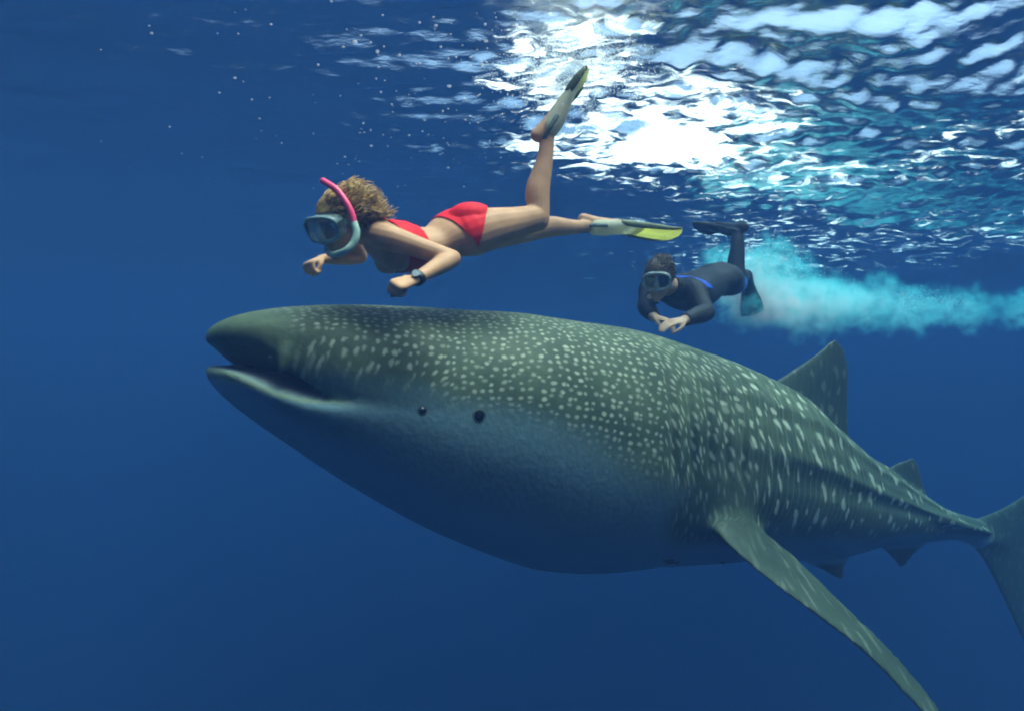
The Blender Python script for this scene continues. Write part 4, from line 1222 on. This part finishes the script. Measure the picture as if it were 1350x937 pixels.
def build_bubbles():
    rng = np.random.RandomState(42)
    foam = bubble_material('churned_bubbles', 0.6); clear = bubble_material('drifting_bubbles', 0.30)
    # wash behind the diver's fins: a soft turquoise cloud of micro-bubbles and the larger bubbles in it
    axis = [(945, 355, 5.75, 0.24), (980, 372, 5.95, 0.52), (1030, 384, 6.2, 0.58), (1090, 396, 6.5, 0.50), (1170, 403, 6.9, 0.44), (1260, 405, 7.5, 0.40), (1345, 403, 8.1, 0.36), (1420, 402, 8.7, 0.14)]
    V, F = outward(*limb([Pn(*a[:3]) for a in axis], [(a[3] * 1.15, a[3] * 0.95) for a in axis], n=20, sub=5))
    t = NT('micro_bubble_wash')
    tc = t.n('TexCoord')
    nz = t.n('TexNoise'); nz.inputs['Scale'].default_value = 7.5; nz.inputs['Detail'].default_value = 5; nz.inputs['Roughness'].default_value = 0.7
    t.l(tc.outputs['Object'], nz.inputs['Vector'])
    nq = t.n('TexNoise'); nq.inputs['Scale'].default_value = 3.2; nq.inputs['Detail'].default_value = 3
    t.l(tc.outputs['Object'], nq.inputs['Vector'])
    q0 = t.n('VectorMath', operation='SUBTRACT'); t.l(nq.outputs['Color'], q0.inputs[0]); q0.inputs[1].default_value = (0.5, 0.5, 0.5)
    q1 = t.n('VectorMath', operation='SCALE'); t.l(q0.outputs[0], q1.inputs[0]); q1.inputs['Scale'].default_value = 0.55
    warp = t.n('VectorMath', operation='ADD'); t.l(tc.outputs['Object'], warp.inputs[0]); t.l(q1.outputs[0], warp.inputs[1])
    dens = None
    for (px, py, d, r, amp) in ((985, 366, 5.95, 0.22, 1.2), (960, 350, 5.9, 0.20, 0.6), (1002, 340, 6.0, 0.20, 0.9), (1010, 394, 6.05, 0.30, 2.0), (1045, 378, 6.2, 0.26, 0.9), (1075, 402, 6.4, 0.30, 1.1), (1130, 403, 6.7, 0.28, 0.8), (1195, 406, 7.1, 0.28, 0.6), (1270, 407, 7.6, 0.27, 0.5), (1345, 405, 8.2, 0.27, 0.4)):
        c = Pn(px, py, d)
        s = t.n('VectorMath', operation='SUBTRACT'); t.l(warp.outputs[0], s.inputs[0]); s.inputs[1].default_value = tuple(c)
        s2 = t.n('VectorMath', operation='MULTIPLY'); t.l(s.outputs[0], s2.inputs[0]); s2.inputs[1].default_value = (0.70 / r, 0.75 / r, 1.05 / r)
        ln = t.n('VectorMath', operation='LENGTH'); t.l(s2.outputs[0], ln.inputs[0])
        g = t.step(ln.outputs['Value'], 1.25, 0.0, 0.0, amp)
        dens = g if dens is None else t.math('ADD', dens, g)
    dens = t.math('MULTIPLY', dens, t.step(nz.outputs[0], 0.43, 0.62, 0.03, 1.0))
    vs = t.n('VolumeScatter'); vs.inputs['Color'].default_value = (0.12, 0.92, 0.97, 1)
    t.l(t.math('MULTIPLY', dens, 22.0), vs.inputs['Density'])
    t.l(vs.outputs[0], t.out.inputs['Volume'])
    tag(obj('bubble_cloud', mesh_from('bubble_cloud', V, F), t.m), 'glowing turquoise wash of tiny bubbles behind the diver in wetsuit', kind='stuff')
    cs, rs = [], []
    for i in range(5200):
        u = rng.rand() ** 1.6
        px = 965 + 310 * u + rng.normal(0, 12)
        py = 377 + 26 * u + rng.normal(0, 1) * (14 * math.exp(-((u - 0.15) / 0.25) ** 2) + 8) - (50 * rng.rand() ** 1.5 if u < 0.3 else 0)
        cs.append(Pn(px, py, 5.85 + 1.8 * u + rng.normal(0, 0.18))); rs.append(rng.uniform(0.0018, 0.0042) * (2.0 if rng.rand() < 0.07 else 1.0))
    bubble_mesh('bubbles', cs, rs, foam, 'fine white bubbles in the turquoise wash behind the diver')
    # splash where the raised foot breaks the surface
    cs, rs = [], []
    foot_c = np.array(P(748, 100, 3.16))
    for i in range(5200):
        q = rng.normal(0, 1, 3) * np.array([0.15, 0.18, 0.06])
        c = foot_c + np.array([0.03, 0.05, 0.06]) + q
        c[2] = min(c[2], -0.02)
        cs.append(c); rs.append(rng.uniform(0.0015, 0.0042))
    bubble_mesh('splash', cs, rs, foam, 'white splash of bubbles round the raised foot')
    # drifting bubbles under the surface above the shark's head
    cs, rs, sq = [], [], []
    while len(cs) < 230:
        px = rng.uniform(120, 1000); py = rng.uniform(0, 260)
        w = 0.07 + 0.93 * math.exp(-((px - 600) / 150) ** 2) * math.exp(-((py - 140) / 110) ** 2)
        if rng.rand() > w: continue
        dmax = min(4.2, (H - 0.12) * FPX / max(CY - py, 1))
        d = rng.uniform(max(1.9, dmax - 1.0), dmax)
        cs.append(Pn(px, py, d)); rs.append(rng.uniform(0.0016, 0.0050) * (1.5 if rng.rand() < 0.12 else 1.0)); sq.append((rng.uniform(0.8, 1.5), 1, rng.uniform(0.6, 1.0)))
    bubble_mesh('bubbles', cs, rs, clear, 'small pale bubbles drifting under the surface', fine=True, squash=np.array(sq))
build_bubbles()

def build_specks():
    rng = np.random.RandomState(9)
    cs = [Pn(rng.uniform(-50, 1400), rng.uniform(60, 950), rng.uniform(0.9, 3.0)) for i in range(520)]
    cs = [c for c in cs if c[2] < -0.3]
    bubble_mesh('plankton_specks', cs, rng.uniform(0.0005, 0.0013, len(cs)), bubble_material('plankton', 0.22, (0.6, 0.65, 0.55)), 'faint specks of plankton drifting through the open water')
build_specks()

# ------------------------------------------------------------------ small fish keeping station under the shark's belly
def remora(px, py, length, tilt, label):
    hit, nor = on_shark(px, py)
    c = np.array(hit) if hit is not None else Pn(px, py, 3.15)
    if hit is not None:
        n = np.array(nor); n = n if np.dot(n, np.array(CAMP) - c) > 0 else -n
        c = c + n * length * 0.09
    D = unit(-ST + np.array([0, 0, tilt])); U = unit(np.array([0, 0, 1.0]) - D * D[2]); S = np.cross(D, U)
    pts = [c + D * length * a for a in (0.5, 0.36, 0.1, -0.2, -0.42)]
    h = length * 0.5
    root = obj('remora', mesh_from('remora', *outward(*limb(pts, [(h * 0.10, h * 0.08), (h * 0.20, h * 0.20), (h * 0.22, h * 0.25), (h * 0.12, h * 0.15), (h * 0.04, h * 0.06)], ref=U, n=12))), black_wet)
    def flat(name, poly, th):
        V = [p + S * th for p in poly] + [p - S * th for p in poly]; n = len(poly)
        F = [tuple(range(n)), tuple(range(2 * n - 1, n - 1, -1))] + [(i, (i + 1) % n, n + (i + 1) % n, n + i) for i in range(n)]
        obj(name, mesh_from(name, *outward(np.array(V), F), smooth=False), black_wet, root)
    t = c - D * length * 0.38
    flat('tail_fin', [t, t - D * h * 0.35 + U * h * 0.26, t - D * h * 0.28, t - D * h * 0.35 - U * h * 0.26], h * 0.015)
    flat('dorsal_fin', [c + U * h * 0.2 - D * h * 0.05, c + U * h * 0.34 - D * h * 0.2, c + U * h * 0.12 - D * h * 0.6], h * 0.012)
    tag(root, label, 'fish')
remora(883, 738, 0.105, 0.03, 'slim dark little fish under the belly of the whale shark')
remora(953, 741, 0.045, 0.1, 'tiny dark fish beside the root of the pectoral fin')
